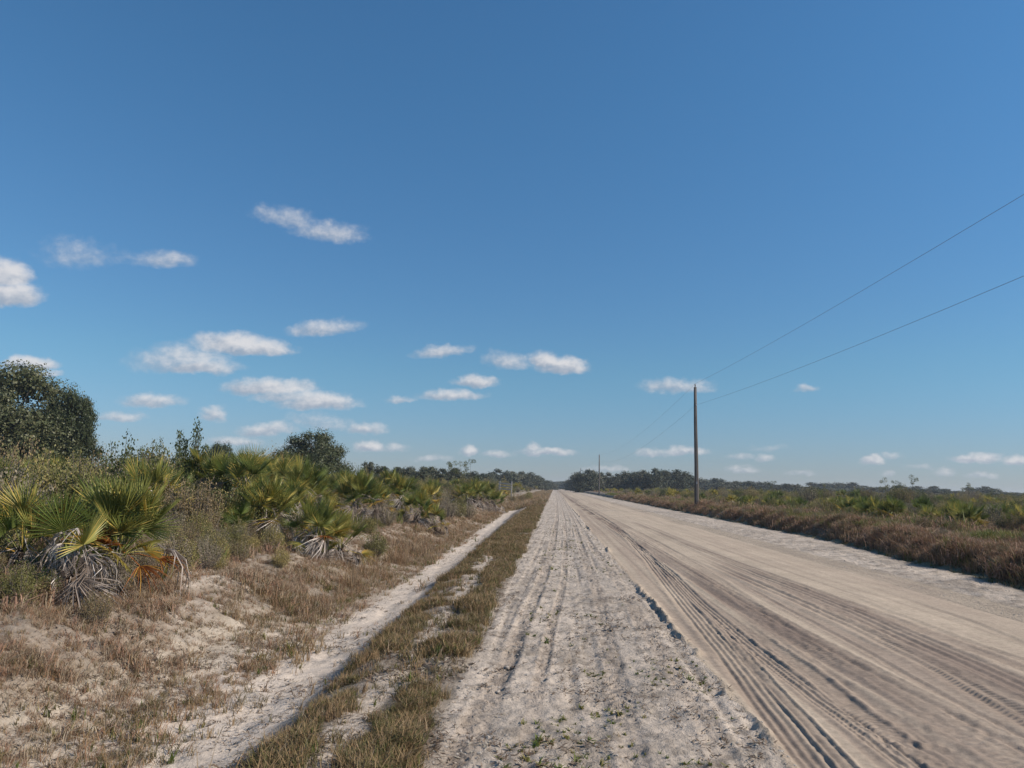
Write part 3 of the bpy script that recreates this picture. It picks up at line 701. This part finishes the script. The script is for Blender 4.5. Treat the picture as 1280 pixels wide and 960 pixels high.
POLES = [(-62, 'unseen'), (53, 'tallest looking wooden utility pole, standing on the brown bank'), (167, 'second wooden utility pole along the road, in front of the oaks'),
         (286, 'third utility pole along the road, against the dark oaks'), (420, 'fourth small utility pole along the road'), (545, 'fifth tiny utility pole down the road'), (670, 'sixth and last tiny utility pole near the end of the road')]
PXX = 9.95; tops = []
for k, (Y, lb) in enumerate(POLES):
    if k == 0: lb = 'wooden utility pole behind the viewpoint'
    z = H(PXX, Y) - (.05 if k else 0)
    root = empty('utility_pole', (PXX, Y, z), 0); tag(root, lb, 'utility pole', 'utility poles along the road')
    link('shaft', pm, root); link('insulator', im, root, rot=(0, 0, 0)); link('bracket', cm, root); link('ground_wire', gwm, root); link('tag', tgm, root)
    tops.append((Vector((PXX, Y, z+8.79)), Vector((PXX, Y-.22, z+7.25))))
SAG = []
for j, py in enumerate((243, 345)):          # the wires' sag as seen where they leave the view
    d = ray(1280, py); k_ = PXX/d.x; t_ = (d.y*k_ - tops[0][j].y)/(tops[1][j].y - tops[0][j].y)
    SAG.append(((tops[0][j].z*(1-t_) + tops[1][j].z*t_) - (EYE + d.z*k_))/(4*t_*(1-t_)))
print('SAG', SAG)
for j, (lb, sag0) in enumerate((('upper power wire running from pole top to pole top', SAG[0]), ('lower power wire strung beneath the upper one', SAG[1]))):
    b = MB(); pts = []; rad = []
    for a_, c_ in zip(tops[:-1], tops[1:]):
        for i in range(24):
            t = i/24; p = a_[j].lerp(c_[j], t); p.z -= 4*sag0*t*(1-t); pts.append(p); rad.append(.005)
    pts.append(tops[-1][j]); rad.append(.0085)
    b.tube(pts, rad, 5); tag(link('power_wire', b.mesh('power_wire', M['wire'], True)), lb, 'wire', 'wires along the poles')

# ------------------------------------------------------------------ weathered gate in the scrub
p0 = at(623, 612, 84); p1 = at(638, 612, 84); gx = p0.x; gl = 1.55
root = empty('wooden_gate', (gx, 84, H(gx, 84)+.25), R_(-12)); tag(root, 'weathered pale wooden rail gate standing in the scrub', 'gate')
for k, zz in enumerate((.62, .95, 1.28)):
    b = MB(); b.box((-.02, -.02, 0), (gl, .02, .15)); o = link('rail', b.mesh('rail', M['plank']), root, (0, 0, zz), (0, R_((2, 4, 5)[k]), 0))
for xx in (.06, gl-.1):
    b = MB(); b.box((0, 0, -.6), (.11, .11, 1.55)); link('post', b.mesh('post', M['plank']), root, (xx, .03, 0))

# ------------------------------------------------------------------ palmettos along the left of the road
def pp(px, py, z=.2):
    d = ray(px, py); t = (z-EYE)/d.z; return d.x*t, d.y*t
x, y = pp(145, 742)
palmetto(x, y, 'big green palmetto with a rust orange dead frond at its heart', 20, 4, 0, 4, 1.13, 1, dz=.20,
         extra=[('o', R_(-95), R_(30), .2, .15), ('o', R_(-70), R_(42), -.3, .12), ('o', R_(10), R_(75), .3, .25), ('o', R_(-30), R_(95), .2, .3), ('g', R_(-90), R_(20), 0, .2), ('g', R_(-60), R_(35), 0, .2), ('d', R_(-70), R_(140), .2, .35), ('d', R_(-50), R_(150), .2, .3)])
x, y = pp(86, 768, .12)
palmetto(x, y, 'low palmetto smothered by a heaped grey skirt of dead fronds', 3, 1, 0, 0, 1.12, 2, dz=.05,
         extra=[('d', R_(-180+k*15), R_(98+((k*37) % 65)), ((k*53) % 20-10)/12, .74-.12*(k % 5), .52+.1*(k % 3)) for k in range(46)])
SPL = [ # px, py(base), ng, ny, no, nd, size, dz, label
 (22, 742, 11, 3, 0, 6, .95, .1, 'yellow green palmetto beside the heaped grey skirt'),
 (72, 722, 9, 2, 0, 5, .8, .15, 'small upright palmetto behind the heaped grey skirt'),
 (0, 700, 10, 4, 0, 8, 1.0, .2, 'palmetto with bleached dead fronds above the yellow green one'),
 (108, 690, 8, 3, 0, 6, .9, .1, 'half withered palmetto behind the big green one'),
 (200, 690, 8, 4, 1, 5, .75, .0, 'ragged small palmetto at the shoulder of the big green one'),
 (240, 662, 11, 6, 0, 6, 1.15, .5, 'yellowish palmetto leading the near end of the main clump'),
 (262, 668, 12, 5, 0, 8, 1.25, .55, 'tall yellow tinged palmetto at the near end of the main clump'),
 (300, 672, 14, 4, 0, 8, 1.25, .62, 'tall bright palmetto second into the main clump'),
 (332, 686, 14, 3, 0, 9, 1.1, .2, 'wide dark green palmetto hanging over bleached fronds in the main clump'),
 (292, 690, 5, 2, 0, 9, .8, .0, 'low palmetto of mostly pale dead fronds at the foot of the main clump'),
 (362, 678, 10, 5, 1, 8, 1.05, .3, 'palmetto with a tan withered heart in the middle of the main clump'),
 (350, 660, 13, 3, 0, 6, 1.2, .55, 'palmetto behind the withered hearted one in the main clump'),
 (378, 662, 13, 4, 0, 7, 1.25, .5, 'high crowned palmetto rising at the back of the main clump'),
 (318, 655, 13, 4, 0, 6, 1.25, .6, 'tallest crown at the back of the main clump, yellow tipped'),
 (395, 690, 12, 4, 1, 8, 1.0, .18, 'round palmetto with an orange side frond in the main clump'),
 (424, 688, 13, 3, 0, 7, .95, .08, 'dark green palmetto at the road end of the main clump'),
 (398, 655, 12, 3, 0, 6, 1.2, .3, 'palmetto standing behind the round one in the main clump'),
 (444, 662, 15, 4, 0, 7, 1.3, .3, 'broad green palmetto just past the main clump'),
 (466, 655, 13, 5, 0, 6, 1.1, .25, 'yellow edged palmetto beside the broad green one'),
 (428, 645, 11, 3, 0, 5, 1.2, .4, 'palmetto half hidden behind the broad green one'),
 (500, 650, 12, 3, 0, 7, 1.3, .35, 'dark palmetto standing over a dry twiggy bush'),
 (521, 655, 12, 3, 0, 10, 1.1, .25, 'palmetto with a column of pale dead fronds beneath'),
 (541, 655, 12, 3, 0, 7, 1.0, .15, 'round palmetto leaning out toward the ditch'),
 (485, 640, 11, 4, 0, 6, 1.3, .4, 'palmetto behind the dark one over the twiggy bush'),
 (592, 634, 13, 1, 0, 6, 1.6, .3, 'bright green palmetto before the wooden gate, the fuller of the two'),
 (603, 632, 13, 1, 0, 6, 1.7, .3, 'palmetto in the middle of the bright clump before the wooden gate'),
 (618, 632, 12, 1, 0, 6, 1.5, .2, 'bright green palmetto right beside the wooden gate'),
 (583, 636, 11, 2, 0, 5, 1.4, .3, 'bright palmetto on the near side of the clump before the gate'),
]
for k, (px, py, ng, ny, no, nd, sz, dz, lb) in enumerate(SPL):
    x, y = pp(px, py, .2)
    q_ = random.Random(900+k)        # withered fronds hanging on the side that faces the ditch
    hang = [('d', R_(q_.uniform(-120, 20)), R_(q_.uniform(105, 160)), q_.uniform(-1, 1), q_.uniform(.22, .5), q_.uniform(.6, .9)) for _ in range(9 if y < 26 else 4)]
    palmetto(x, y, lb, ng, ny, no, nd, sz, 3+k, dz=dz, extra=hang)

# ------------------------------------------------------------------ palmettos along the right bank
rr = random.Random(5)
RP = []
for k in range(34):
    Y = 17.5 + k*1.25 + rr.uniform(-.4, .4); RP.append((11.9 + bank_shift(Y)*.5 + rr.uniform(-.3, 1.7) + .02*Y, Y))
for k in range(150):
    Y = 60*(6.5)**rr.random() if k > 50 else rr.uniform(24, 62); X = 12.6 + rr.uniform(0, 1)**1.5*(10 + .35*Y) + .3
    RP.append((X, Y))
gl_ = 'palmettos lining the far side of the right bank'
for k, (X, Y) in enumerate(RP):
    sz = rr.uniform(.7, .98)
    if Y < 42 and k < 34:
        palmetto(X, Y, 'palmetto in the row above the brown bank ' + stretch(1, Y), rr.choice((10, 12)), rr.choice((1, 2, 4)), 0, rr.choice((4, 7)), sz, 200+k, gl_)
    else:
        o = link('saw_palmetto', FARP[k % 5], None, (X, Y, H(X, Y)), (0, 0, rr.uniform(0, 6.28)), sz*(1.0 if Y < 80 else 1.25)); tag(o, 'small palmetto among the field scrub ' + stretch(1, Y), 'palmetto', 'field palmettos ' + stretch(1, Y))
# left field, among the scrub
for k in range(70):
    Y = 14*(14)**rr.random(); X = -(5.8 + rr.uniform(0, 1)*(.55*Y))
    if X < -.74*Y-3: continue
    o = link('saw_palmetto', FARP[k % 5], None, (X, Y, H(X, Y)+.1), (0, 0, rr.uniform(0, 6.28)), rr.uniform(.9, 1.3)); tag(o, 'palmetto half buried in the scrub ' + stretch(-1, Y), 'palmetto', 'buried palmettos ' + stretch(-1, Y))

# ------------------------------------------------------------------ shrubs, left side
random.seed(11)
HS = [ # px, top row, distance, kind, label
 (243, 520, 19, 'tall', 'tallest upright shrub with a split leafy top on the skyline'), (232, 545, 19.5, 'tall', 'shorter shrub tucked against the tallest upright one'),
 (325, 560, 24, 'tall', 'narrow rusty shrub spike alone against the sky'), (160, 541, 17, 'green', 'dark bushy shrub on the skyline behind the big green palmetto'),
 (180, 552, 17.5, 'green', 'leafy shrub beside the dark bushy one on the skyline'), (203, 545, 18, 'tall', 'slim upright shrub between the bushy one and the tallest'),
 (258, 560, 20, 'green', 'round green shrub under the tallest upright one'), (20, 545, 16, 'brown', 'brown tufted shrub in front of the largest live oak'),
 (55, 566, 16, 'olive', 'olive bush below the largest live oak'), (90, 562, 17, 'olive', 'pale olive bush under the smaller oak shoulder'),
 (355, 565, 27, 'olive', 'yellow green shrub in front of the lone domed oak'), (345, 556, 28, 'brown', 'feathery shrub at the near foot of the lone domed oak'), (290, 566, 22, 'brown', 'brown seeding shrub behind the tall yellow tinged palmetto'),
 (126, 556, 19, 'brown', 'wispy brown shrub at the gap beside the smaller oak')]
for px, top, Y, kd, lb in HS:
    l, h = spot(px, top, Y); hh = {'tall': 1.9, 'green': 1.25, 'brown': 1.2, 'olive': 1.3, 'grey': 1.15}[kd]
    shrub(kd, l[0], Y, lb, min(h/hh, 1.25) if kd != 'tall' else h/hh*.85, sz=h/hh)
cnt = 0
for k in range(175):
    Y = 10*(16)**rr.random()
    X = -(6.3 + rr.random()*(.8*Y)) if Y > 13 else -(7.5 + rr.random()*2)
    if X < -.76*Y-2: continue
    kd = rr.choice(('olive', 'olive', 'brown', 'grey', 'green', 'olive', 'brown'))
    near = Y < 30; s_ = rr.uniform(.85, 1.15)*(1 if Y < 40 else 1.15)
    shrub(kd, X, Y, SHK[kd][0] + ' in scrub ' + stretch(-1, Y), s_, SHK[kd][0].replace('bush', 'bushes') + ' ' + stretch(-1, Y), near, sz=s_*rr.uniform(.85, 1.25)*(1.0 if X < -9 else .85))
# the low dry bushes between clumps along the bank
for px, py, kd, s_ in ((205, 672, 'olive', .85), (228, 664, 'brown', .9), (240, 690, 'olive', .45), (175, 705, 'olive', .45), (470, 678, 'olive', .5), (300, 706, 'brown', .35), (350, 704, 'olive', .3), (120, 770, 'brown', .28), (215, 640, 'grey', .8), (480, 660, 'grey', .75), (560, 645, 'grey', .9), (572, 642, 'olive', .8), (550, 640, 'grey', 1.0), (585, 640, 'grey', .8), (190, 700, 'olive', .4), (268, 700, 'grey', .4), (20, 770, 'olive', .35), (45, 764, 'green', .3), (565, 635, 'brown', 1.1), (640, 624, 'brown', 1.0), (652, 622, 'rustb', 1.0), (660, 621, 'olive', 1.2), (633, 622, 'olive', 1.3)):
    x, y = pp(px, py, .2); kd = 'brown' if kd == 'rustb' else kd
    own = {(205, 672): 'olive bush on the bank between the big green palmetto and the main clump', (240, 690): 'small olive bush on the sand before the near end of the main clump', (175, 705): 'low olive bush in the dry grass just past the rust orange frond', (470, 678): 'small olive bush at the ditch edge past the main clump', (350, 704): 'tiny olive bush under the pale dead fronds of the main clump', (120, 770): 'tiny brown bush in front of the heaped grey skirt', (190, 700): 'olive bush low at the foot of the big green palmetto', (20, 770): 'small olive bush crouched beside the heaped grey skirt', (268, 700): 'grey twigs before the main palmetto clump', (215, 640): 'grey dry bush between the big green palmetto and the main clump'}.get((px, py))
    if own: shrub(kd, x, y, own, s_); continue
    shrub(kd, x, y, SHK[kd][0] + ' low on the ditch bank ' + stretch(-1, y).replace('behind', 'beside'), s_, 'low bank bushes ' + stretch(-1, y).replace('behind', 'beside'))
# ------------------------------------------------------------------ shrubs, right side
for k in range(135):
    Y = 21*(13)**rr.random(); X = 13.2 + rr.random()**1.2*(4+.62*Y)
    if X > .72*Y + 6: continue
    kd = rr.choice(('olive', 'green', 'brown', 'grey', 'olive'))
    s_ = rr.uniform(.55, .85)*(1 if Y < 60 else 1.15)
    shrub(kd, X, Y, SHK[kd][0] + ' in the field ' + stretch(1, Y), s_, SHK[kd][0].replace('bush', 'bushes') + ' in the field ' + stretch(1, Y), Y < 30)

# ------------------------------------------------------------------ scattered ground cover (instanced)
def gn_scatter(name, pts, scl, idx, sources, rotx=None, kind='stuff', label=None, cat=None):
    n = len(pts); V = np.asarray(pts, np.float32)
    me = bpy.data.meshes.new(name); me.vertices.add(n); me.vertices.foreach_set('co', V.ravel())
    rs = np.random.RandomState(abs(hash(name)) % 9999 if False else len(name)*7+n % 97)
    rot = np.zeros((n, 3), np.float32); rot[:, 2] = rs.rand(n)*6.283; rot[:, 0] = (rs.rand(n)-.5)*.3; rot[:, 1] = (rs.rand(n)-.5)*.3
    if rotx is not None: rot[:, :2] += rotx
    for nm, tp, arr in (('rot', 'FLOAT_VECTOR', rot), ('scl', 'FLOAT', np.asarray(scl, np.float32)), ('idx', 'INT', np.asarray(idx, np.int32))):
        at_ = me.attributes.new(nm, tp, 'POINT'); at_.data.foreach_set('vector' if tp == 'FLOAT_VECTOR' else 'value', arr.ravel())
    src = bpy.data.collections.new(name + '_source')
    for i, s_ in enumerate(sources): src.objects.link(bpy.data.objects.new('%s_kind_%02d' % (name, i), s_))
    ng = bpy.data.node_groups.new(name + '_scatter', 'GeometryNodeTree')
    ng.interface.new_socket('Geometry', in_out='INPUT', socket_type='NodeSocketGeometry'); ng.interface.new_socket('Geometry', in_out='OUTPUT', socket_type='NodeSocketGeometry')
    N = ng.nodes; L = ng.links; a = N.new('NodeGroupInput'); z = N.new('NodeGroupOutput')
    ci = N.new('GeometryNodeCollectionInfo'); ci.inputs['Collection'].default_value = src; ci.inputs['Separate Children'].default_value = True; ci.inputs['Reset Children'].default_value = True
    ip = N.new('GeometryNodeInstanceOnPoints'); ip.inputs['Pick Instance'].default_value = True
    def attr(nm, dt):
        q = N.new('GeometryNodeInputNamedAttribute'); q.data_type = dt; q.inputs['Name'].default_value = nm; return q.outputs['Attribute']
    L.new(a.outputs[0], ip.inputs['Points']); L.new(ci.outputs[0], ip.inputs['Instance'])
    L.new(attr('idx', 'INT'), ip.inputs['Instance Index'])
    er = N.new('FunctionNodeEulerToRotation'); L.new(attr('rot', 'FLOAT_VECTOR'), er.inputs[0]); L.new(er.outputs[0], ip.inputs['Rotation'])
    L.new(attr('scl', 'FLOAT'), ip.inputs['Scale']); L.new(ip.outputs[0], z.inputs[0])
    o = link(name, me); md = o.modifiers.new('scatter', 'NODES'); md.node_group = ng
    tag(o, label, cat, None, kind); return o
def tuft(seed, mat, n=12, h=.12, w_=.004, spread=.05, lean=.5, curve=.4):
    r = random.Random(seed); b = MB()
    for k in range(n):
        a = r.uniform(0, 6.28); q = r.random()*spread; p = Vector((math.cos(a)*q, math.sin(a)*q, -.01)); hh = h*r.uniform(.45, 1.15)
        a2 = r.uniform(0, 6.28); ln = lean*r.uniform(.1, 1)*hh; d = Vector((math.cos(a2), math.sin(a2), 0)); s_ = Vector((-math.sin(a2+.5), math.cos(a2+.5), 0))*w_
        m_ = p + d*ln*.35 + Vector((0, 0, hh*.55)); t_ = p + d*ln*(1+curve*.3) + Vector((0, 0, hh*(1-curve*.35*r.random())))
        nb = len(b.v); b.v += [p-s_, p+s_, m_+s_*.75, m_-s_*.75, t_]; b.f += [(nb, nb+1, nb+2, nb+3), (nb+3, nb+2, nb+4)]; b.mi += [0, 0]
    return b.mesh('tuft', mat)
RS = np.random.RandomState(12)
def samp(n, y0, y1, x0, x1, p=1.0, edge=None):
    """points with density falling with distance"""
    y = y0*(y1/y0)**(RS.rand(n)**p); x = x0 + (x1-x0)*RS.rand(n); return x, y
def put(name, x, y, keep, scl, srcs, far=0.0, **kw):
    x, y, scl = x[keep], y[keep], scl[keep]; scl = scl*np.clip(.95 + .9*fbm(x, y, .9, 191, 3), .4, 1.7)
    z = land(x, y)[0]
    scl = scl*(1 + far*np.clip(y-8, 0, 60)/10)
    return gn_scatter(name, np.stack([x, y, z], -1), scl, RS.randint(0, len(srcs), len(x)), srcs, **kw)
TV = [tuft(s, M['grass_v'], 14, .09+.012*s, .003, .06, 1.0, .8) for s in range(4)] + [tuft(9, M['grass_g'], 12, .09, .004, .05, .9), tuft(8, M['straw'], 10, .10, .0025, .06, 1.2, .8), tuft(7, M['sedge'], 10, .12, .003, .05, .7, .6)]
TS = [tuft(20+s, M['straw'], 14, .13, .003, .08, 1.5, 1.0) for s in range(4)] + [tuft(25, M['heath'], 14, .13, .003, .06, 1.0), tuft(26, M['grass_v'], 12, .12, .004, .05)]
TB = [tuft(30+s, M['sedge'], 11, .22+.05*s, .003, .07, .5, .6) for s in range(4)] + [tuft(35, M['straw'], 10, .26, .003, .07, .6, .7), tuft(36, M['grass_v'], 16, .14, .003, .07, .8, .7)]
TH = [tuft(40+s, M['heath'], 26, .17, .005, .13, 1.5, 1.2) for s in range(4)] + [tuft(45, M['straw'], 18, .17, .004, .1, 1.1, 1)] + [tuft(46, M['grass_v'], 16, .18, .004, .1), tuft(47, M['grass_g'], 14, .15, .004, .1), tuft(48, M['straw'], 16, .2, .004, .12, 1.3, 1)]
TG = [tuft(50+s, M['grass_g'], 14, .20, .005, .07, .7) for s in range(3)]
TW = [tuft(60+s, M['grass_g'], 9, .05, .006, .02, 1.6, 1.2) for s in range(3)] + [tuft(64, M['straw'], 7, .05, .003, .03, 1.5, 1)]
# verge grass in two bands with a sandy gap between
x, y = samp(42000, 3.3, 90, -2.05, -.68, .8)
xl = x - ditch_shift(y)*sm(-x, .8, 1.9)
nn = fbm(x, y, .45, 101, 3) + .5*fbm(x, y, 2.2, 105, 2)
gapm = np.exp(-((xl+1.34+.12*fbm(x, y, .5, 61, 3, 6.0))/.16)**2)*(1-sm(y, 14, 26))
k = ((nn > -.34 + .8*gapm) | (RS.rand(len(x)) < .06)) & (xl > -1.98 + .12*(1-sm(y, 7, 12)) + .1*fbm(x, y, .7, 107, 2)) & (x < -.80 + .22*fbm(x, y, .8, 108, 3) - .05*np.clip(y-40, 0, 50)/10)
put('verge_grass', x, y, k, RS.uniform(.55, 1.25, len(x)), TV, .10, label='short brown and green grass on the verge', cat='grass')
x, y = samp(9000, 60, 700, -5.2, -.9); put('far_verge_grass', x, y, x > -99, RS.uniform(2, 4, len(x)), TV + TS[:2], 0, label='dry grass running on along the far verge', cat='grass')
x, y = samp(11000, 3.3, 30, -5.6, -2.9); xl = x - ditch_shift(y)
put('sparse_straw', x, y, (fbm(x, y, .6, 113, 3) + .35*sm(-xl, 3.3, 4.6) > .02), RS.uniform(.3, .8, len(x)), TS, .05, label='sparse flattened straw over the beige side of the ditch', cat='grass')
# sparse wiry stems in the ditch
x, y = samp(5200, 3.3, 30, -4.1, -1.95); xl = x - ditch_shift(y)
gp = fbm(x, y, .8, 111, 3)
pat = np.exp(-(((xl+3.1)/.38)**2)) * np.exp(-((y-5.6)/1.3)**2) + np.exp(-(((xl+3.0)/.25)**2)) * np.exp(-((y-8.4)/.9)**2)
k = ((gp > .34) & (xl < -2.75)) | (RS.rand(len(x)) < pat*1.1) | (RS.rand(len(x)) < .04)
put('ditch_grass', x, y, k, RS.uniform(.6, 1.5, len(x)), TV + TS[:2], .05, label='sparse wiry grass in the bottom of the sandy ditch', cat='grass')
# straw and dead grass on the left bank
x, y = samp(52000, 4.5, 90, -7.4, -3.7, .85); xl = x - ditch_shift(y)
whitep = fbm(x, y, 1.7, 81, 3)
k = (fbm(x, y, .5, 121, 3) > -.12 + .45*(1-sm(-xl, 3.9, 4.7))) & (xl < -3.85+.3*fbm(x, y, .9, 122, 2)) & ((whitep < .14) | (xl < -5.8) | (RS.rand(len(x)) < .3))
put('bank_grass', x, y, k, RS.uniform(.45, 1.25, len(x))*(1-.5*sm(-x, 4.4, 5.2)*(1-sm(y, 30, 40))), TS, .12, label='tangled dry straw grass on the ditch bank', cat='grass')
# reddish broomsedge along the ditch edge
x, y = samp(5200, 9, 60, -4.3, -3.1); xl = x - ditch_shift(y)
k = (fbm(x, y, .5, 131, 3) + .08*sm(y, 14, 22) > .16) & (xl > -4.15) & (xl < -3.2)
put('broomsedge', x, y, k, RS.uniform(.5, 1.15, len(x)), TB, .0, label='reddish tall broomsedge along the ditch', cat='grass')
x, y = samp(9000, 9.5, 90, -4.9, -2.7); xl = x - ditch_shift(y)
k = (xl < -2.78 - .35*(1-sm(y, 11, 16)) + .25*fbm(x, y, .9, 133, 2)) & (xl > -4.4) & (fbm(x, y, .5, 134, 2) > -.25)
put('ditch_side_grass', x, y, k, RS.uniform(.7, 1.5, len(x)), TV + TS[:3] + TB[:1], .08, label='mixed olive and reddish grass along the far side of the ditch', cat='grass')
# loose undergrowth between palmettos and bushes
x, y = samp(26000, 7, 120, 0, 1, .9); x = -(5.2 + x*(.75*y)); k = x > -.8*y-3
put('undergrowth', x, y, k, RS.uniform(.7, 2.0, len(x)), TS + TG[:1] + TH[:1] + TV[:2], .06, label='tangled dry undergrowth between the bushes', cat='undergrowth')
# brown heath along the right bank
x, y = samp(52000, 10, 120, 7.9, 12.6, .9); xr = x - bank_shift(y)*sm(x, 6.3, 8.6) - .30*fbm(x*0+9, y, 2.4, 15, 3)
k = (xr > 8.12 + .12*fbm(x, y, .6, 142, 2)) & (xr < 10.5) & (fbm(x, y, .7, 141, 3) > -.36) & ((xr < 9.5) | (fbm(x, y, 5, 151, 2) < .04))
put('bank_heath', x, y, k, RS.uniform(.6, 1.35, len(x))*(1-.5*sm(xr, 9.7, 10.2))*np.clip(1.1+1.2*fbm(x, y, .8, 143, 2), .5, 1.8), TH, .05, label='dense brown heath and dead grass on the right bank', cat='undergrowth')
x, y = samp(420, 11, 60, 8.2, 11.5); xr = x - bank_shift(y)*sm(x, 6.3, 8.6)
put('bank_low_bushes', x, y, (xr > 8.35) & (xr < 10) & (fbm(x, y, 1.1, 145, 2) > -.1), RS.uniform(.18, .34, len(x)), [FARS['brown'][0], FARS['grey'][0], FARS['grey'][1], FARS['brown'][1]], 0, label='ankle high dry bushes among the heath on the bank', cat='undergrowth')
x, y = samp(3500, 10, 60, 7.9, 10); xr = x - bank_shift(y)*sm(x, 6.3, 8.6) - .30*fbm(x*0+9, y, 2.4, 15, 3); k = (xr > 7.85) & (xr < 8.2)
put('bank_foot_grass', x, y, k, RS.uniform(.5, 1.1, len(x)), TV, .04, label='thin olive grass at the foot of the right bank', cat='grass')
x, y = samp(16000, 16, 150, 9.9, 14); xr = x - bank_shift(y)*.9
k = (fbm(x, y, 5, 151, 2) > -.16) & (xr < 12.2)
put('green_strip_grass', x, y, k, RS.uniform(.7, 1.4, len(x)), TG, .03, label='bright green grass strip on top of the bank', cat='grass')
x, y = samp(14000, 17, 300, 0, 1); x = 11.5 + x*(.66*y); put('right_undergrowth', x, y, x > 0, RS.uniform(1.4, 3.0, len(x)), TH[:3] + TS[:2] + TG[:2], .05, label='mixed undergrowth across the flat field', cat='undergrowth')
# far scrub that reads as one mass
SC_SRC = [FARS[k_][i] for k_ in ('olive', 'green', 'brown', 'grey') for i in (0, 1)] + FARP[:2]
x, y = samp(5200, 60, 700, -1, 1, .75); x = np.where(x < 0, -(6.5 + -x*(.8*y)), 14.5 + x*.75*y)
put('far_scrub', x, y, x < 1e9, RS.uniform(.7, 1.2, len(x))*np.where(x < 0, 1.15, .95), SC_SRC, .006, label='low mixed scrub covering the far fields', cat='scrub')
x, y = samp(900, 13, 60, 0, 1); x = -(8 + x*(.72*y)); put('near_low_scrub', x, y, x > -.8*y-3, RS.uniform(.5, .85, len(x)), SC_SRC[:8], 0, label='low scrub filling between the taller bushes', cat='scrub')
x, y = samp(420, 8.5, 60, -7.2, -4.5); xl = x - ditch_shift(y)
put('bank_low_scrub', x, y, (xl < -4.75 - .3*(1-sm(y, 11, 15))) & (fbm(x, y, 1.3, 195, 2) > -.12), RS.uniform(.2, .46, len(x)), [FARS[q][i] for q in ('olive', 'brown', 'grey', 'olive') for i in (0, 1)], 0, label='tangled low brush spilling down the left ditch bank'.replace('left ', ''), cat='scrub')
x, y = samp(1000, 19, 60, 0, 1); x = 13.4 + x*(.6*y); put('right_low_scrub', x, y, x > 0, RS.uniform(.4, .65, len(x)), SC_SRC[:8], 0, label='knee high scrub between the field palmettos', cat='scrub')
# the humid air between the camera and the horizon
hz_ = MB(); hz_.box((-3400, -600, -1.7), (3400, 4400, 16)); hm = bpy.data.materials.new('humid_air'); hm.use_nodes = True; ht = NT(hm.node_tree); ht.n.clear()
pv = ht.a('ShaderNodeVolumePrincipled', {'Color': (.86, .92, 1.0, 1), 'Density': .00030, 'Anisotropy': .1})
ht.a('ShaderNodeOutputMaterial', {'Volume': pv.outputs[0]})
tag(link('haze', hz_.mesh('haze', hm)), kind='stuff')
# small weeds, scraps and clods on the sandy shoulder
x, y = samp(3000, 3.3, 40, -.7, 1.35); k = (fbm(x, y, .5, 161, 3) > .22) & (x > -.3)
put('shoulder_weeds', x, y, k, RS.uniform(.4, 1.2, len(x)), TW, .02, label='tiny weeds on the sandy shoulder', cat='weeds')
def chip(seed, mat, n=4, s=.017):
    r = random.Random(seed); b = MB()
    for k in range(n):
        p = Vector((r.uniform(-.02, .02), r.uniform(-.02, .02), .003)); a = r.uniform(0, 6.28); d = Vector((math.cos(a), math.sin(a), r.uniform(0, .5))); q = Vector((-math.sin(a), math.cos(a), r.uniform(-.3, .3)))
        b.face([p, p+d*s+q*s*.25, p+d*s*2, p+d*s-q*s*.25])
    return b.mesh('scrap', mat)
def clod(seed):
    r = random.Random(seed); b = MB(); n = 6; ring = []
    vs = [Vector((0, 0, .55))] + [Vector((math.cos(i*1.047)*r.uniform(.7, 1.1), math.sin(i*1.047)*r.uniform(.7, 1.1), r.uniform(0, .25))) for i in range(6)] + [Vector((math.cos(i*1.047)*1.0, math.sin(i*1.047)*1.0, -.4)) for i in range(6)]
    b.v = vs
    for i in range(6):
        j = (i+1) % 6; b.f.append((0, 1+i, 1+j)); b.mi.append(0); b.f.append((1+i, 7+i, 7+j, 1+j)); b.mi.append(0)
    return b.mesh('clod', M['clod'])
x, y = samp(46000, 3.3, 30, -5.0, 1.4); k = (fbm(x, y, .4, 171, 3) > -.12) & ((x < -.7) | (RS.rand(len(x)) < .35)) & ((x < -3) | (x > -2) | (RS.rand(len(x)) < .4))
put('dead_scraps', x, y, k, RS.uniform(.6, 1.6, len(x)), [chip(s, M['scrap']) for s in range(4)], 0, label='scraps of dead grass on the sand', cat='litter')
x, y = samp(9000, 3.3, 30, -.75, 1.45); x2, y2 = samp(9000, 8, 45, 6.2, 8.6); x = np.concatenate([x, x2]); y = np.concatenate([y, y2])
k = (fbm(x, y, .35, 181, 3) > .02) & ((x < 3) | (x - bank_shift(y)*sm(x, 6.3, 8.6) < 8.0))
put('sand_clods', x, y, k, .004 + .014*RS.rand(len(x))**2.5, [clod(s) for s in range(4)], .02, label='loose crumbs of sand on the road edges', cat='clods')
